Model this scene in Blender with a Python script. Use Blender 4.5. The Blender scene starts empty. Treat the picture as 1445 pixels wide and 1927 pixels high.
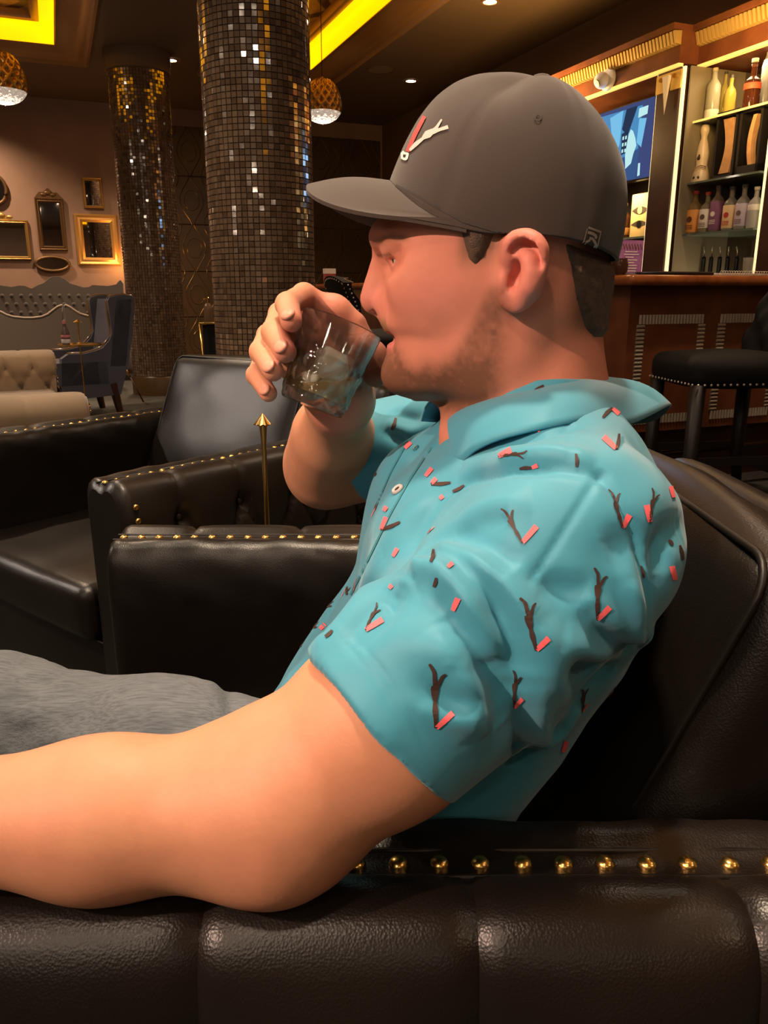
import bpy, bmesh, math, random
import numpy as np
from mathutils import Vector, Matrix
from mathutils.bvhtree import BVHTree

# ------------------------------------------------------------------ camera, world, exposure
SC = bpy.context.scene
COL = SC.collection
FPX, IW, IH = 1480.0, 1445.0, 1927.0
PITCH = math.radians(15.6)
CAMZ = 1.10
cam_d = bpy.data.cameras.new('camera')
cam_d.sensor_fit = 'VERTICAL'
cam_d.sensor_height = 36.0
cam_d.lens = FPX / IH * 36.0
cam_d.clip_start = 0.02
cam = bpy.data.objects.new('camera', cam_d)
COL.objects.link(cam)
cam.location = (0, 0, CAMZ)
cam.rotation_euler = (math.radians(90) - PITCH, 0, 0)
SC.camera = cam
SC.view_settings.view_transform = 'Standard'
SC.view_settings.look = 'None'
SC.view_settings.gamma = 1.0
SC.view_settings.use_curve_mapping = False
SC.view_settings.exposure = 0.0
world = bpy.data.worlds.new('world')
SC.world = world
world.use_nodes = True
world.node_tree.nodes['Background'].inputs[0].default_value = (0.30, 0.20, 0.13, 1)
world.node_tree.nodes['Background'].inputs[1].default_value = 0.10
try:
    SC.cycles.max_bounces = 12
    SC.cycles.transmission_bounces = 12
    SC.cycles.transparent_max_bounces = 10
    SC.cycles.sample_clamp_indirect = 4.0
    SC.cycles.use_denoising = True
    SC.cycles.caustics_reflective = False
    SC.cycles.caustics_refractive = False
except Exception:
    pass

RA = math.radians(22.0)                      # the room is turned 22 degrees to the line of sight
CR, SR = math.cos(RA), math.sin(RA)
def RW(a, b, z=0.0):
    return Vector((a * CR - b * SR, a * SR + b * CR, z))
ROOM = Matrix.Rotation(RA, 4, 'Z')

def lamp(name, kind, loc, energy, color, size=0.1, target=None, spot=None, blend=0.6):
    d = bpy.data.lights.new(name, kind)
    d.energy = energy
    d.color = color
    if kind == 'AREA':
        d.shape = 'DISK'; d.size = size
    else:
        d.shadow_soft_size = size
    if kind == 'SPOT':
        d.spot_size = math.radians(spot or 60); d.spot_blend = blend
    o = bpy.data.objects.new(name, d)
    COL.objects.link(o)
    o.location = loc
    if target is not None:
        v = Vector(target) - Vector(loc)
        o.rotation_euler = v.to_track_quat('-Z', 'Y').to_euler()
    return o
WARM = (1.0, 0.72, 0.46)
LIGHTS_HERE = None
lamp('downlight_key', 'SPOT', (0.0, 0.85, 3.40), 270, (1.0, 0.76, 0.54), 0.09, (0.0, 0.60, 0.8), 70)
lamp('downlight_front', 'SPOT', (-3.1, -1.35, 3.40), 980, (1.0, 0.66, 0.50), 0.06, (0.0, 0.6, 1.12), 17, 0.9)
lamp('downlight_left', 'SPOT', (-5.2, 2.35, 3.40), 420, (1.0, 0.84, 0.72), 0.10, (-0.35, 2.2, 0.8), 26)
lamp('downlight_behind', 'SPOT', (-0.55, -0.9, 3.40), 45, (1.0, 0.66, 0.46), 0.06, (0.0, 0.5, 0.9), 45)
lamp('downlight_beyond', 'SPOT', (-0.55, 1.60, 3.40), 80, (1.0, 0.78, 0.52), 0.06, (-0.1, 0.75, 0.7), 70)
for _x, _y, _e in ((-1.9, 3.6, 340), (-4.2, 6.6, 560), (-2.9, 9.6, 300), (0.6, 6.6, 200), (2.0, 3.75, 130), (-0.6, 9.3, 150), (-4.9, 9.8, 330), (-1.2, -2.4, 120), (-3.4, -2.4, 220), (3.0, -1.2, 140), (-6.0, 0.5, 200)):
    lamp('room_fill', 'SPOT', (_x, _y, 3.43), _e, (1.0, 0.72, 0.48), 0.06, (_x, _y, 0), 130, 0.9)  # added fill spots that brighten the room, walls and bar front

# ------------------------------------------------------------------ helpers: from photograph pixels to points in the room
CP, SP = math.cos(PITCH), math.sin(PITCH)
CAM = Vector((0, 0, CAMZ))
def ray(px, py):
    dx, dy = (px - IW / 2) / FPX, -(py - IH / 2) / FPX
    return Vector((dx, CP + dy * SP, -SP + dy * CP))
def P(px, py, Y):
    d = ray(px, py)
    return CAM + d * (Y / d.y)
def PZ(px, py, z):
    d = ray(px, py)
    return CAM + d * ((z - CAMZ) / d.z)
def PA(px, py, a):                            # on the plane a = const of the room: (b, z)
    d = ray(px, py)
    t = a / (d.x * CR + d.y * SR)
    return (-d.x * SR + d.y * CR) * t, CAMZ + d.z * t
def PB(px, py, b):                            # on the plane b = const of the room: (a, z)
    d = ray(px, py)
    t = b / (-d.x * SR + d.y * CR)
    return (d.x * CR + d.y * SR) * t, CAMZ + d.z * t
def proj(p):
    v = Vector(p) - CAM
    zc = v.y * CP - v.z * SP
    return IW / 2 + FPX * v.x / zc, IH / 2 - FPX * (v.y * SP + v.z * CP) / zc

rng = random.Random(7)

# ------------------------------------------------------------------ materials
MATS = {}
def mat(name, col=(0.5, 0.5, 0.5), rough=0.5, metal=0.0, spec=0.5, bump=None, var=None, emit=None, trans=0.0, ior=1.45,
        coat=0.0, sheen=0.0, attr=None, sss=0.0, var_scale=8.0, alpha=1.0):
    if name in MATS:
        return MATS[name]
    m = bpy.data.materials.new(name)
    m.use_nodes = True
    nt = m.node_tree
    b = nt.nodes['Principled BSDF']
    b.inputs['Base Color'].default_value = (*col, 1)
    b.inputs['Roughness'].default_value = rough
    b.inputs['Metallic'].default_value = metal
    b.inputs['Specular IOR Level'].default_value = spec
    b.inputs['IOR'].default_value = ior
    b.inputs['Transmission Weight'].default_value = trans
    b.inputs['Coat Weight'].default_value = coat
    b.inputs['Sheen Weight'].default_value = sheen
    if sss:
        b.inputs['Subsurface Weight'].default_value = sss
        b.inputs['Subsurface Radius'].default_value = (0.012, 0.005, 0.003)
        b.inputs['Subsurface Scale'].default_value = 0.6
    tc = nt.nodes.new('ShaderNodeTexCoord')
    src = None
    if attr:
        at = nt.nodes.new('ShaderNodeAttribute'); at.attribute_name = attr
        src = at.outputs['Color']
    if var:
        n = nt.nodes.new('ShaderNodeTexNoise')
        n.inputs['Scale'].default_value = var_scale; n.inputs['Detail'].default_value = 5
        nt.links.new(tc.outputs['Object'], n.inputs['Vector'])
        mx = nt.nodes.new('ShaderNodeMix'); mx.data_type = 'RGBA'
        if src is not None:
            mx.blend_type = 'MULTIPLY'
            rp = nt.nodes.new('ShaderNodeValToRGB')
            rp.color_ramp.elements[0].position = 0.3; rp.color_ramp.elements[0].color = (*var, 1)
            rp.color_ramp.elements[1].position = 0.7; rp.color_ramp.elements[1].color = (1, 1, 1, 1)
            nt.links.new(n.outputs['Fac'], rp.inputs['Fac'])
            mx.inputs['Factor'].default_value = 1.0
            nt.links.new(src, mx.inputs['A']); nt.links.new(rp.outputs['Color'], mx.inputs['B'])
        else:
            rp = nt.nodes.new('ShaderNodeValToRGB')
            rp.color_ramp.elements[0].position = 0.35; rp.color_ramp.elements[1].position = 0.65
            nt.links.new(n.outputs['Fac'], rp.inputs['Fac'])
            nt.links.new(rp.outputs['Color'], mx.inputs['Factor'])
            mx.inputs['A'].default_value = (*col, 1); mx.inputs['B'].default_value = (*var, 1)
        src = mx.outputs['Result']
    if src is not None:
        nt.links.new(src, b.inputs['Base Color'])
    if bump:
        kind, scale, strength, dist = bump
        if kind == 'vor':
            n = nt.nodes.new('ShaderNodeTexVoronoi'); n.inputs['Scale'].default_value = scale; out = n.outputs['Distance']
        elif kind == 'wave':
            n = nt.nodes.new('ShaderNodeTexWave'); n.inputs['Scale'].default_value = scale; out = n.outputs['Fac']
            n.inputs['Distortion'].default_value = 2.0
        else:
            n = nt.nodes.new('ShaderNodeTexNoise'); n.inputs['Scale'].default_value = scale; n.inputs['Detail'].default_value = 4; out = n.outputs['Fac']
        nt.links.new(tc.outputs['Object'], n.inputs['Vector'])
        bp = nt.nodes.new('ShaderNodeBump')
        bp.inputs['Strength'].default_value = strength; bp.inputs['Distance'].default_value = dist
        nt.links.new(out, bp.inputs['Height']); nt.links.new(bp.outputs['Normal'], b.inputs['Normal'])
    if emit:
        b.inputs['Emission Color'].default_value = (*emit[0], 1)
        b.inputs['Emission Strength'].default_value = emit[1]
    MATS[name] = m
    return m

# ------------------------------------------------------------------ objects
def put(o, label=None, cat=None, group=None, kind=None):
    if label: o['label'] = label
    if cat: o['category'] = cat
    if group: o['group'] = group
    if kind: o['kind'] = kind
    return o
def empty(name, loc=(0, 0, 0), rz=0.0, label=None, cat=None, group=None):
    o = bpy.data.objects.new(name, None)
    COL.objects.link(o)
    o.location = loc; o.rotation_euler = (0, 0, rz)
    o.empty_display_size = 0.05
    return put(o, label, cat, group)
def link_mesh(name, me, parent=None, loc=None, rot=None):
    o = bpy.data.objects.new(name, me)
    COL.objects.link(o)
    if parent is not None:
        o.parent = parent
        if parent in WP: o.matrix_parent_inverse = Matrix.Translation(parent.location).inverted()
    if loc is not None: o.location = loc
    if rot is not None: o.rotation_euler = rot
    return o
WP = []                                       # things whose parts are given in room coordinates
def copy_tree(o, parent=None):
    c = o.copy(); COL.objects.link(c)
    if parent is not None: c.parent = parent
    for ch in o.children:
        copy_tree(ch, c)
    return c

def frame_of(d, up=(0, 0, 1)):
    z = Vector(d).normalized()
    u = Vector(up)
    if abs(z.dot(u)) > 0.95: u = Vector((1, 0, 0))
    x = u.cross(z).normalized(); y = z.cross(x)
    return Matrix((x, y, z)).transposed()

class MB:
    def __init__(s):
        s.v = []; s.f = []; s.mi = []; s.m = 0
    def add(s, vs, fs, M=None):
        o = len(s.v)
        for p in vs:
            p = Vector(p)
            s.v.append(M @ p if M is not None else p)
        for f in fs:
            s.f.append([i + o for i in f]); s.mi.append(s.m)
        return s
    def box(s, c, size, M=None, rz=0.0):
        hx, hy, hz = size[0] / 2, size[1] / 2, size[2] / 2
        R = Matrix.Rotation(rz, 3, 'Z')
        vs = [Vector(c) + R @ Vector((x * hx, y * hy, z * hz)) for z in (-1, 1) for y in (-1, 1) for x in (-1, 1)]
        return s.add(vs, [(0, 2, 3, 1), (4, 5, 7, 6), (0, 1, 5, 4), (2, 6, 7, 3), (0, 4, 6, 2), (1, 3, 7, 5)], M)
    def bbox(s, x0, x1, y0, y1, z0, z1, M=None):
        return s.box(((x0 + x1) / 2, (y0 + y1) / 2, (z0 + z1) / 2), (abs(x1 - x0), abs(y1 - y0), abs(z1 - z0)), M)
    def rbox(s, x0, x1, y0, y1, z0, z1, r, seg=3, puff=0.0, div=1, M=None):
        bm = bmesh.new()
        bmesh.ops.create_cube(bm, size=1.0)
        sx, sy, sz = x1 - x0, y1 - y0, z1 - z0
        for v in bm.verts:
            v.co = Vector((v.co.x * sx, v.co.y * sy, v.co.z * sz))
        bmesh.ops.bevel(bm, geom=list(bm.edges), offset=r, segments=seg, affect='EDGES', profile=0.5)
        if div > 1:
            es = [e for e in bm.edges if e.calc_length() > r * 1.2]
            bmesh.ops.subdivide_edges(bm, edges=es, cuts=div, use_grid_fill=True)
        for v in bm.verts:
            if puff:
                u, w, q = 2 * v.co.x / sx, 2 * v.co.y / sy, 2 * v.co.z / sz
                v.co.x += puff * u * (1 - w * w) * (1 - q * q)
                v.co.y += puff * w * (1 - u * u) * (1 - q * q)
                v.co.z += puff * q * (1 - u * u) * (1 - w * w)
            v.co += Vector(((x0 + x1) / 2, (y0 + y1) / 2, (z0 + z1) / 2))
        bm.verts.index_update()
        s.add([v.co.copy() for v in bm.verts], [[v.index for v in f.verts] for f in bm.faces], M)
        bm.free()
        return s
    def cyl(s, p0, p1, r0, r1=None, n=16, caps=True, M=None):
        r1 = r0 if r1 is None else r1
        p0, p1 = Vector(p0), Vector(p1)
        F = frame_of(p1 - p0)
        vs = []
        for p, r in ((p0, r0), (p1, r1)):
            for i in range(n):
                t = 2 * math.pi * i / n
                vs.append(p + F @ Vector((math.cos(t) * r, math.sin(t) * r, 0)))
        fs = [(i, (i + 1) % n, n + (i + 1) % n, n + i) for i in range(n)]
        if caps:
            fs += [list(range(n))[::-1], list(range(n, 2 * n))]
        return s.add(vs, fs, M)
    def lathe(s, prof, n=24, c=(0, 0, 0), M=None, cap0=True, cap1=True, sx=1.0, sy=1.0):
        c = Vector(c); vs = []; k = len(prof)
        for (r, z) in prof:
            for i in range(n):
                t = 2 * math.pi * i / n
                vs.append(c + Vector((math.cos(t) * r * sx, math.sin(t) * r * sy, z)))
        fs = []
        for j in range(k - 1):
            for i in range(n):
                fs.append((j * n + i, j * n + (i + 1) % n, (j + 1) * n + (i + 1) % n, (j + 1) * n + i))
        if cap0: fs.append(list(range(n))[::-1])
        if cap1: fs.append(list(range((k - 1) * n, k * n)))
        return s.add(vs, fs, M)
    def tube(s, pts, r, n=8, M=None, closed=False, caps=True):
        pts = [Vector(p) for p in pts]; k = len(pts); vs = []
        rr = r if isinstance(r, (list, tuple)) else [r] * k
        for i, p in enumerate(pts):
            a = pts[(i - 1) % k] if (closed or i > 0) else p
            b = pts[(i + 1) % k] if (closed or i < k - 1) else p
            F = frame_of(b - a)
            for j in range(n):
                t = 2 * math.pi * j / n
                vs.append(p + F @ Vector((math.cos(t) * rr[i], math.sin(t) * rr[i], 0)))
        fs = []
        for i in range(k if closed else k - 1):
            q = (i + 1) % k
            for j in range(n):
                fs.append((i * n + j, i * n + (j + 1) % n, q * n + (j + 1) % n, q * n + j))
        if not closed and caps:
            fs += [list(range(n))[::-1], list(range((k - 1) * n, k * n))]
        return s.add(vs, fs, M)
    def prism(s, poly, z0, z1, M=None):
        n = len(poly)
        ar = sum(poly[i][0] * poly[(i + 1) % n][1] - poly[(i + 1) % n][0] * poly[i][1] for i in range(n))
        if ar < 0: poly = poly[::-1]
        vs = [(x, y, z0) for x, y in poly] + [(x, y, z1) for x, y in poly]
        fs = [list(range(n))[::-1], list(range(n, 2 * n))] + [(i, (i + 1) % n, n + (i + 1) % n, n + i) for i in range(n)]
        return s.add(vs, fs, M)
    def grid(s, fn, nu, nv, closed_u=False, M=None):
        vs = [fn(i / (nu if closed_u else nu - 1), j / (nv - 1)) for i in range(nu) for j in range(nv)]
        fs = []
        for i in range(nu if closed_u else nu - 1):
            q = (i + 1) % nu
            for j in range(nv - 1):
                fs.append((i * nv + j, q * nv + j, q * nv + j + 1, i * nv + j + 1))
        return s.add(vs, fs, M)
    def sphere(s, c, r, n=16, m=8, scale=(1, 1, 1), M=None):
        prof = [(max(1e-4, r * math.sin(math.pi * j / m)), -r * math.cos(math.pi * j / m)) for j in range(m + 1)]
        o = len(s.v)
        s.lathe(prof, n, (0, 0, 0), None, True, True)
        T = Matrix.Translation(Vector(c)) @ Matrix.Diagonal((*scale, 1))
        for i in range(o, len(s.v)):
            s.v[i] = T @ s.v[i]
            if M is not None: s.v[i] = M @ s.v[i]
        return s
    def mesh(s, name, mats, angle=35, flat=False):
        me = bpy.data.meshes.new(name)
        me.from_pydata([tuple(v) for v in s.v], [], s.f)
        for m in (mats if isinstance(mats, (list, tuple)) else [mats]):
            me.materials.append(m)
        if s.m: me.polygons.foreach_set('material_index', s.mi)
        if not flat:
            me.shade_smooth()
            if angle < 180: me.set_sharp_from_angle(angle=math.radians(angle))
        me.update()
        return me
    def obj(s, name, mats, parent=None, angle=35, flat=False, loc=None, rot=None):
        return link_mesh(name, s.mesh(name, mats, angle, flat), parent, loc, rot)

# ------------------------------------------------------------------ implicit surfaces -> one continuous mesh
def smin(a, b, k):
    h = np.maximum(k - np.abs(a - b), 0.0) / k
    return np.minimum(a, b) - h * h * k * 0.25
def smax(a, b, k):
    return -smin(-a, -b, k)
def rcone(p, a, b, r1, r2):
    a = np.asarray(a, float); b = np.asarray(b, float)
    ba = b - a; pa = p - a
    t = np.clip((pa @ ba) / max(ba @ ba, 1e-12), 0, 1)
    q = pa - t[:, None] * ba
    return np.sqrt((q * q).sum(1)) - (r1 + (r2 - r1) * t)
def chain(p, pts, rs, k=0.01):
    d = None
    for i in range(len(pts) - 1):
        e = rcone(p, pts[i], pts[i + 1], rs[i], rs[i + 1])
        d = e if d is None else smin(d, e, k)
    return d
def ellip(p, c, r, A=None):
    q = p - np.asarray(c, float)
    if A is not None: q = q @ np.asarray(A, float)      # columns of A: the axes
    r = np.asarray(r, float)
    k0 = np.sqrt(((q / r) ** 2).sum(1)); k1 = np.sqrt(((q / (r * r)) ** 2).sum(1)) + 1e-9
    return k0 * (k0 - 1.0) / k1

def surface(f, lo, hi, h, B=20):
    lo = np.asarray(lo, float); hi = np.asarray(hi, float)
    nb = np.ceil((hi - lo) / (B * h)).astype(int)
    bi = np.stack(np.meshgrid(*[np.arange(n) for n in nb], indexing='ij'), -1).reshape(-1, 3)
    bc = lo + (bi + 0.5) * B * h
    br = B * h * math.sqrt(3) / 2
    d = f(bc, None, 9.0)
    keep = bi[np.abs(d) < br * 1.7 + 0.004]
    g = np.arange(B + 1)
    gx, gy, gz = np.meshgrid(g, g, g, indexing='ij')
    base = np.stack([gx, gy, gz], -1).reshape(-1, 3)
    N = (nb * B + 2).astype(np.int64)
    key = lambda I: (I[:, 0] * N[1] + I[:, 1]) * N[2] + I[:, 2]
    VK, VP, EK = [], [], ([], [], [])
    off = [(i, j, k) for i in (0, 1) for j in (0, 1) for k in (0, 1)]
    for b in keep:
        org = b * B
        pts = lo + (base + org) * h
        dd = f(pts, lo + (b + 0.5) * B * h, br).reshape(B + 1, B + 1, B + 1)
        s = dd < 0
        if s.all() or not s.any(): continue
        c = np.zeros((B, B, B), int)
        for o in off: c += s[o[0]:o[0] + B, o[1]:o[1] + B, o[2]:o[2] + B]
        ci = np.argwhere((c > 0) & (c < 8))
        acc = np.zeros((len(ci), 3)); cnt = np.zeros(len(ci))
        for ax in range(3):
            for u in (0, 1):
                for w in (0, 1):
                    o0 = [0, 0, 0]; o0[(ax + 1) % 3] = u; o0[(ax + 2) % 3] = w
                    o1 = list(o0); o1[ax] = 1
                    A0 = ci + o0; A1 = ci + o1
                    d0 = dd[A0[:, 0], A0[:, 1], A0[:, 2]]; d1 = dd[A1[:, 0], A1[:, 1], A1[:, 2]]
                    x = (d0 < 0) != (d1 < 0)
                    t = np.where(x, d0 / np.where(x, d0 - d1, 1), 0)
                    q = A0.astype(float); q[:, ax] += t
                    acc += q * x[:, None]; cnt += x
        VK.append(key(ci + org)); VP.append(lo + (acc / cnt[:, None] + org) * h)
        for ax in range(3):
            sl1 = [slice(0, B)] * 3; sl1[ax] = slice(1, B + 1)
            s0 = s[:B, :B, :B]; s1 = s[tuple(sl1)]
            e = np.argwhere(s0 != s1)
            if len(e):
                EK[ax].append(np.column_stack([e + org, s0[e[:, 0], e[:, 1], e[:, 2]]]))
    VK = np.concatenate(VK); VP = np.concatenate(VP)
    o = np.argsort(VK); VK = VK[o]; VP = VP[o]
    F = []
    for ax in range(3):
        if not EK[ax]: continue
        E = np.concatenate(EK[ax]).astype(np.int64)
        u, w = (ax + 1) % 3, (ax + 2) % 3
        q = []
        ok = np.ones(len(E), bool)
        for du, dw in ((0, 0), (-1, 0), (-1, -1), (0, -1)):
            I = E[:, :3].copy(); I[:, u] += du; I[:, w] += dw
            k = key(I); j = np.clip(np.searchsorted(VK, k), 0, len(VK) - 1)
            ok &= VK[j] == k
            q.append(j)
        q = np.stack(q, 1)
        fl = E[:, 3] == 0
        q[fl] = q[fl][:, ::-1]
        F.append(q[ok])
    return VP, np.concatenate(F)

def vnormals(V, F):
    a = V[F[:, 2]] - V[F[:, 0]]; b = V[F[:, 3]] - V[F[:, 1]]
    n = np.cross(a, b)
    N = np.zeros_like(V)
    for i in range(4): np.add.at(N, F[:, i], n)
    return N / (np.linalg.norm(N, axis=1, keepdims=True) + 1e-12)
def smooth(V, F, it=2, lam=0.5):
    for _ in range(it):
        S = np.zeros_like(V); C = np.zeros(len(V))
        for i in range(4):
            a, b = F[:, i], F[:, (i + 1) % 4]
            np.add.at(S, a, V[b]); np.add.at(C, a, 1); np.add.at(S, b, V[a]); np.add.at(C, b, 1)
        V = V + lam * (S / np.maximum(C, 1)[:, None] - V)
    return V
def np_obj(name, V, F, m, parent=None, colors=None):
    me = bpy.data.meshes.new(name)
    me.vertices.add(len(V)); me.vertices.foreach_set('co', np.asarray(V, np.float32).ravel())
    me.loops.add(F.size); me.loops.foreach_set('vertex_index', F.ravel().astype(np.int32))
    me.polygons.add(len(F))
    me.polygons.foreach_set('loop_start', np.arange(0, F.size, F.shape[1], dtype=np.int32))
    me.update(calc_edges=True); me.validate()
    me.shade_smooth()
    for x in (m if isinstance(m, (list, tuple)) else [m]): me.materials.append(x)
    if colors is not None:
        ca = me.color_attributes.new('tint', 'FLOAT_COLOR', 'POINT')
        ca.data.foreach_set('color', np.column_stack([colors, np.ones(len(colors))]).astype(np.float32).ravel())
    return link_mesh(name, me, parent)
def vnoise(p, s, seed=0):
    # smooth value noise on an integer lattice, -1..1
    q = np.asarray(p) * s + seed * 17.31
    i = np.floor(q).astype(np.int64); f = q - i
    f = f * f * (3 - 2 * f)
    def hsh(a, b, c):
        n = (a * 73856093) ^ (b * 19349663) ^ (c * 83492791)
        n = (n ^ (n >> 13)) * 1274126177 & 0x7fffffff
        return (n & 0xffff) / 32767.5 - 1.0
    r = 0
    for dx in (0, 1):
        for dy in (0, 1):
            for dz in (0, 1):
                w = (f[:, 0] if dx else 1 - f[:, 0]) * (f[:, 1] if dy else 1 - f[:, 1]) * (f[:, 2] if dz else 1 - f[:, 2])
                r = r + w * hsh(i[:, 0] + dx, i[:, 1] + dy, i[:, 2] + dz)
    return r
def sstep(a, b, x):
    t = np.clip((x - a) / (b - a), 0, 1)
    return t * t * (3 - 2 * t)
# ------------------------------------------------------------------ shared materials
LEATHER = mat('black_leather', (0.0075, 0.005, 0.0037), 0.34, spec=0.50, bump=('vor', 560, 0.34, 0.0005), var=(0.011, 0.0075, 0.0055), var_scale=6)
LEATHER_SEAM = mat('leather_seam', (0.010, 0.007, 0.005), 0.45)
BRASS = mat('polished_brass', (0.78, 0.50, 0.16), 0.22, metal=1.0)
NAILM = mat('brass_nail', (0.80, 0.50, 0.15), 0.25, metal=1.0)
GOLD = mat('gilt', (0.55, 0.33, 0.10), 0.40, metal=0.8, bump=('noise', 90, 0.4, 0.004))
DARKWOOD = mat('dark_wood', (0.035, 0.014, 0.008), 0.35, var=(0.06, 0.022, 0.011), var_scale=5)
REDWOOD = mat('red_brown_wood', (0.17, 0.052, 0.018), 0.38, var=(0.11, 0.032, 0.012), var_scale=7)
COUNTER = mat('counter_wood', (0.32, 0.095, 0.025), 0.25, coat=0.4, var=(0.20, 0.055, 0.015), var_scale=9)
BLACKFAB = mat('black_fabric', (0.006, 0.005, 0.0045), 0.7, spec=0.25)
PLASTER = mat('brown_ceiling_paint', (0.13, 0.078, 0.040), 0.7)
WALLPINK = mat('rose_brown_wall_paint', (0.33, 0.20, 0.135), 0.75, var=(0.29, 0.175, 0.12), var_scale=3)
WALLBROWN = mat('brown_wall_paint', (0.16, 0.085, 0.035), 0.7)
FLOORM = mat('grey_green_carpet', (0.060, 0.060, 0.050), 0.8, var=(0.035, 0.030, 0.026), var_scale=2.2, bump=('noise', 160, 0.4, 0.01))
COVE = mat('cove_light', (0.9, 0.6, 0.05), 0.5, emit=((1.0, 0.43, 0.0), 1.65))
WHITEGLOW = mat('lamp_glow', (0.9, 0.9, 0.9), 0.5, emit=((1.0, 0.82, 0.62), 60.0))
LAMPGLOW = mat('downlight_glow', (0.9, 0.9, 0.9), 0.5, emit=((1.0, 0.84, 0.66), 90.0))
CREAMLED = mat('cream_light_strip', (0.9, 0.8, 0.6), 0.5, emit=((1.0, 0.78, 0.40), 1.1))
YELLOWLED = mat('amber_light_strip', (0.9, 0.6, 0.2), 0.5, emit=((1.0, 0.58, 0.13), 0.9))
MIRRORM = mat('mirror_glass', (0.62, 0.58, 0.54), 0.02, metal=1.0)
SMOKEMIRROR = mat('smoked_mirror', (0.30, 0.26, 0.23), 0.03, metal=1.0)
GLASS = mat('clear_glass', (1, 1, 1), 0.01, trans=1.0, ior=1.48)
STEEL = mat('ribbed_metal', (0.62, 0.53, 0.42), 0.36, metal=0.55)
WHITE = mat('white_plastic', (0.75, 0.70, 0.64), 0.4)
CEIL = 3.45
A_R, A_L, B_BACK, B_FRONT = 4.70, -9.0, 11.70, -4.5

# ------------------------------------------------------------------ the room
def structure(name, mb, m, angle=35):
    o = mb.obj(name, m, angle=angle); o.matrix_world = ROOM
    return put(o, kind='structure')
structure('floor', MB().bbox(A_L, A_R, B_FRONT, B_BACK, -0.05, 0.0), FLOORM)
C1 = (-2.30, 0.53, 6.6, 9.78)
C2 = (1.75, 3.20, 5.0, 9.70)
C3 = (0.65, 2.20, -3.6, 3.3)
mb = MB()
xs = sorted({A_L, C1[0], C1[1], C2[0], C2[1], C3[0], C3[1], A_R}); ys = sorted({B_FRONT, C1[2], C1[3], C2[2], C2[3], C3[2], C3[3], B_BACK})
for i in range(len(xs) - 1):
    for j in range(len(ys) - 1):
        cx, cy = (xs[i] + xs[i + 1]) / 2, (ys[j] + ys[j + 1]) / 2
        if any(c[0] < cx < c[1] and c[2] < cy < c[3] for c in (C1, C2, C3)): continue
        mb.bbox(xs[i], xs[i + 1], ys[j], ys[j + 1], CEIL, CEIL + 0.06)
structure('ceiling', mb, PLASTER)
structure('wall_right', MB().bbox(A_R, A_R + 0.1, B_FRONT, B_BACK, 0, CEIL), WALLBROWN)
structure('wall_left', MB().bbox(A_L - 0.1, A_L, B_FRONT, B_BACK, 0, CEIL), WALLPINK)
structure('wall_front', MB().bbox(A_L, A_R, B_FRONT - 0.1, B_FRONT, 0, CEIL), WALLPINK)
A_SPLIT = PB(318, 400, B_BACK)[0]
structure('wall_back', MB().bbox(A_L, A_R, B_BACK, B_BACK + 0.1, 0, CEIL), WALLPINK)
structure('baseboard_back', MB().bbox(A_L, A_R, B_BACK - 0.03, B_BACK, 0, 0.14), DARKWOOD)
# dark wall of square panels with raised ogee lines
OGEE = mat('ogee_panel', (0.066, 0.036, 0.013), 0.36, var=(0.08, 0.044, 0.016), var_scale=3)
OGEELINE = mat('ogee_relief', (0.15, 0.085, 0.028), 0.3, metal=0.5)
T = 0.62
mb = MB(); mb.rbox(-T / 2 + .004, T / 2 - .004, -0.022, 0.0, -T / 2 + .004, T / 2 - .004, 0.006, 1)
def ogee(x, z): return (x, -0.024, z)
mb.m = 1
for sx in (-1, 1):
    for x0, A, ph in ((0.0, 0.145, 0), (0.31, 0.145, 1)):
        pts = []
        for i in range(19):
            z = -T / 2 + T * i / 18
            q = 0.5 + 0.5 * math.cos(2 * math.pi * z / T + math.pi * ph)
            x = sx * (x0 - (1 if ph else 0) * 0 ) + sx * (0.012 + A * q ** 0.7) * (-1 if ph else 1)
            if abs(x) < T / 2: pts.append(ogee(x, z))
        mb.tube(pts, 0.0055, 4)
mb.tube([ogee(0.10 * math.cos(t * math.pi / 10), 0.13 * math.sin(t * math.pi / 10)) for t in range(20)], 0.004, 4, closed=True)
wp = empty('trim_1'); put(wp, kind='structure'); wp.matrix_world = ROOM
me = mb.mesh('wall_panel', [OGEE, OGEELINE], 30)
na = int((A_R - A_SPLIT) / T) + 1
for i in range(na):
    for j in range(6):
        x = A_SPLIT + (i + .5) * T; z = 0.14 + (j + .5) * T
        if x + T / 2 > A_R or z + T / 2 > CEIL + 0.3: continue
        if z + T / 2 > CEIL: continue
        link_mesh('wall_panel', me, wp, (x, B_BACK - 0.002, z))
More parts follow.
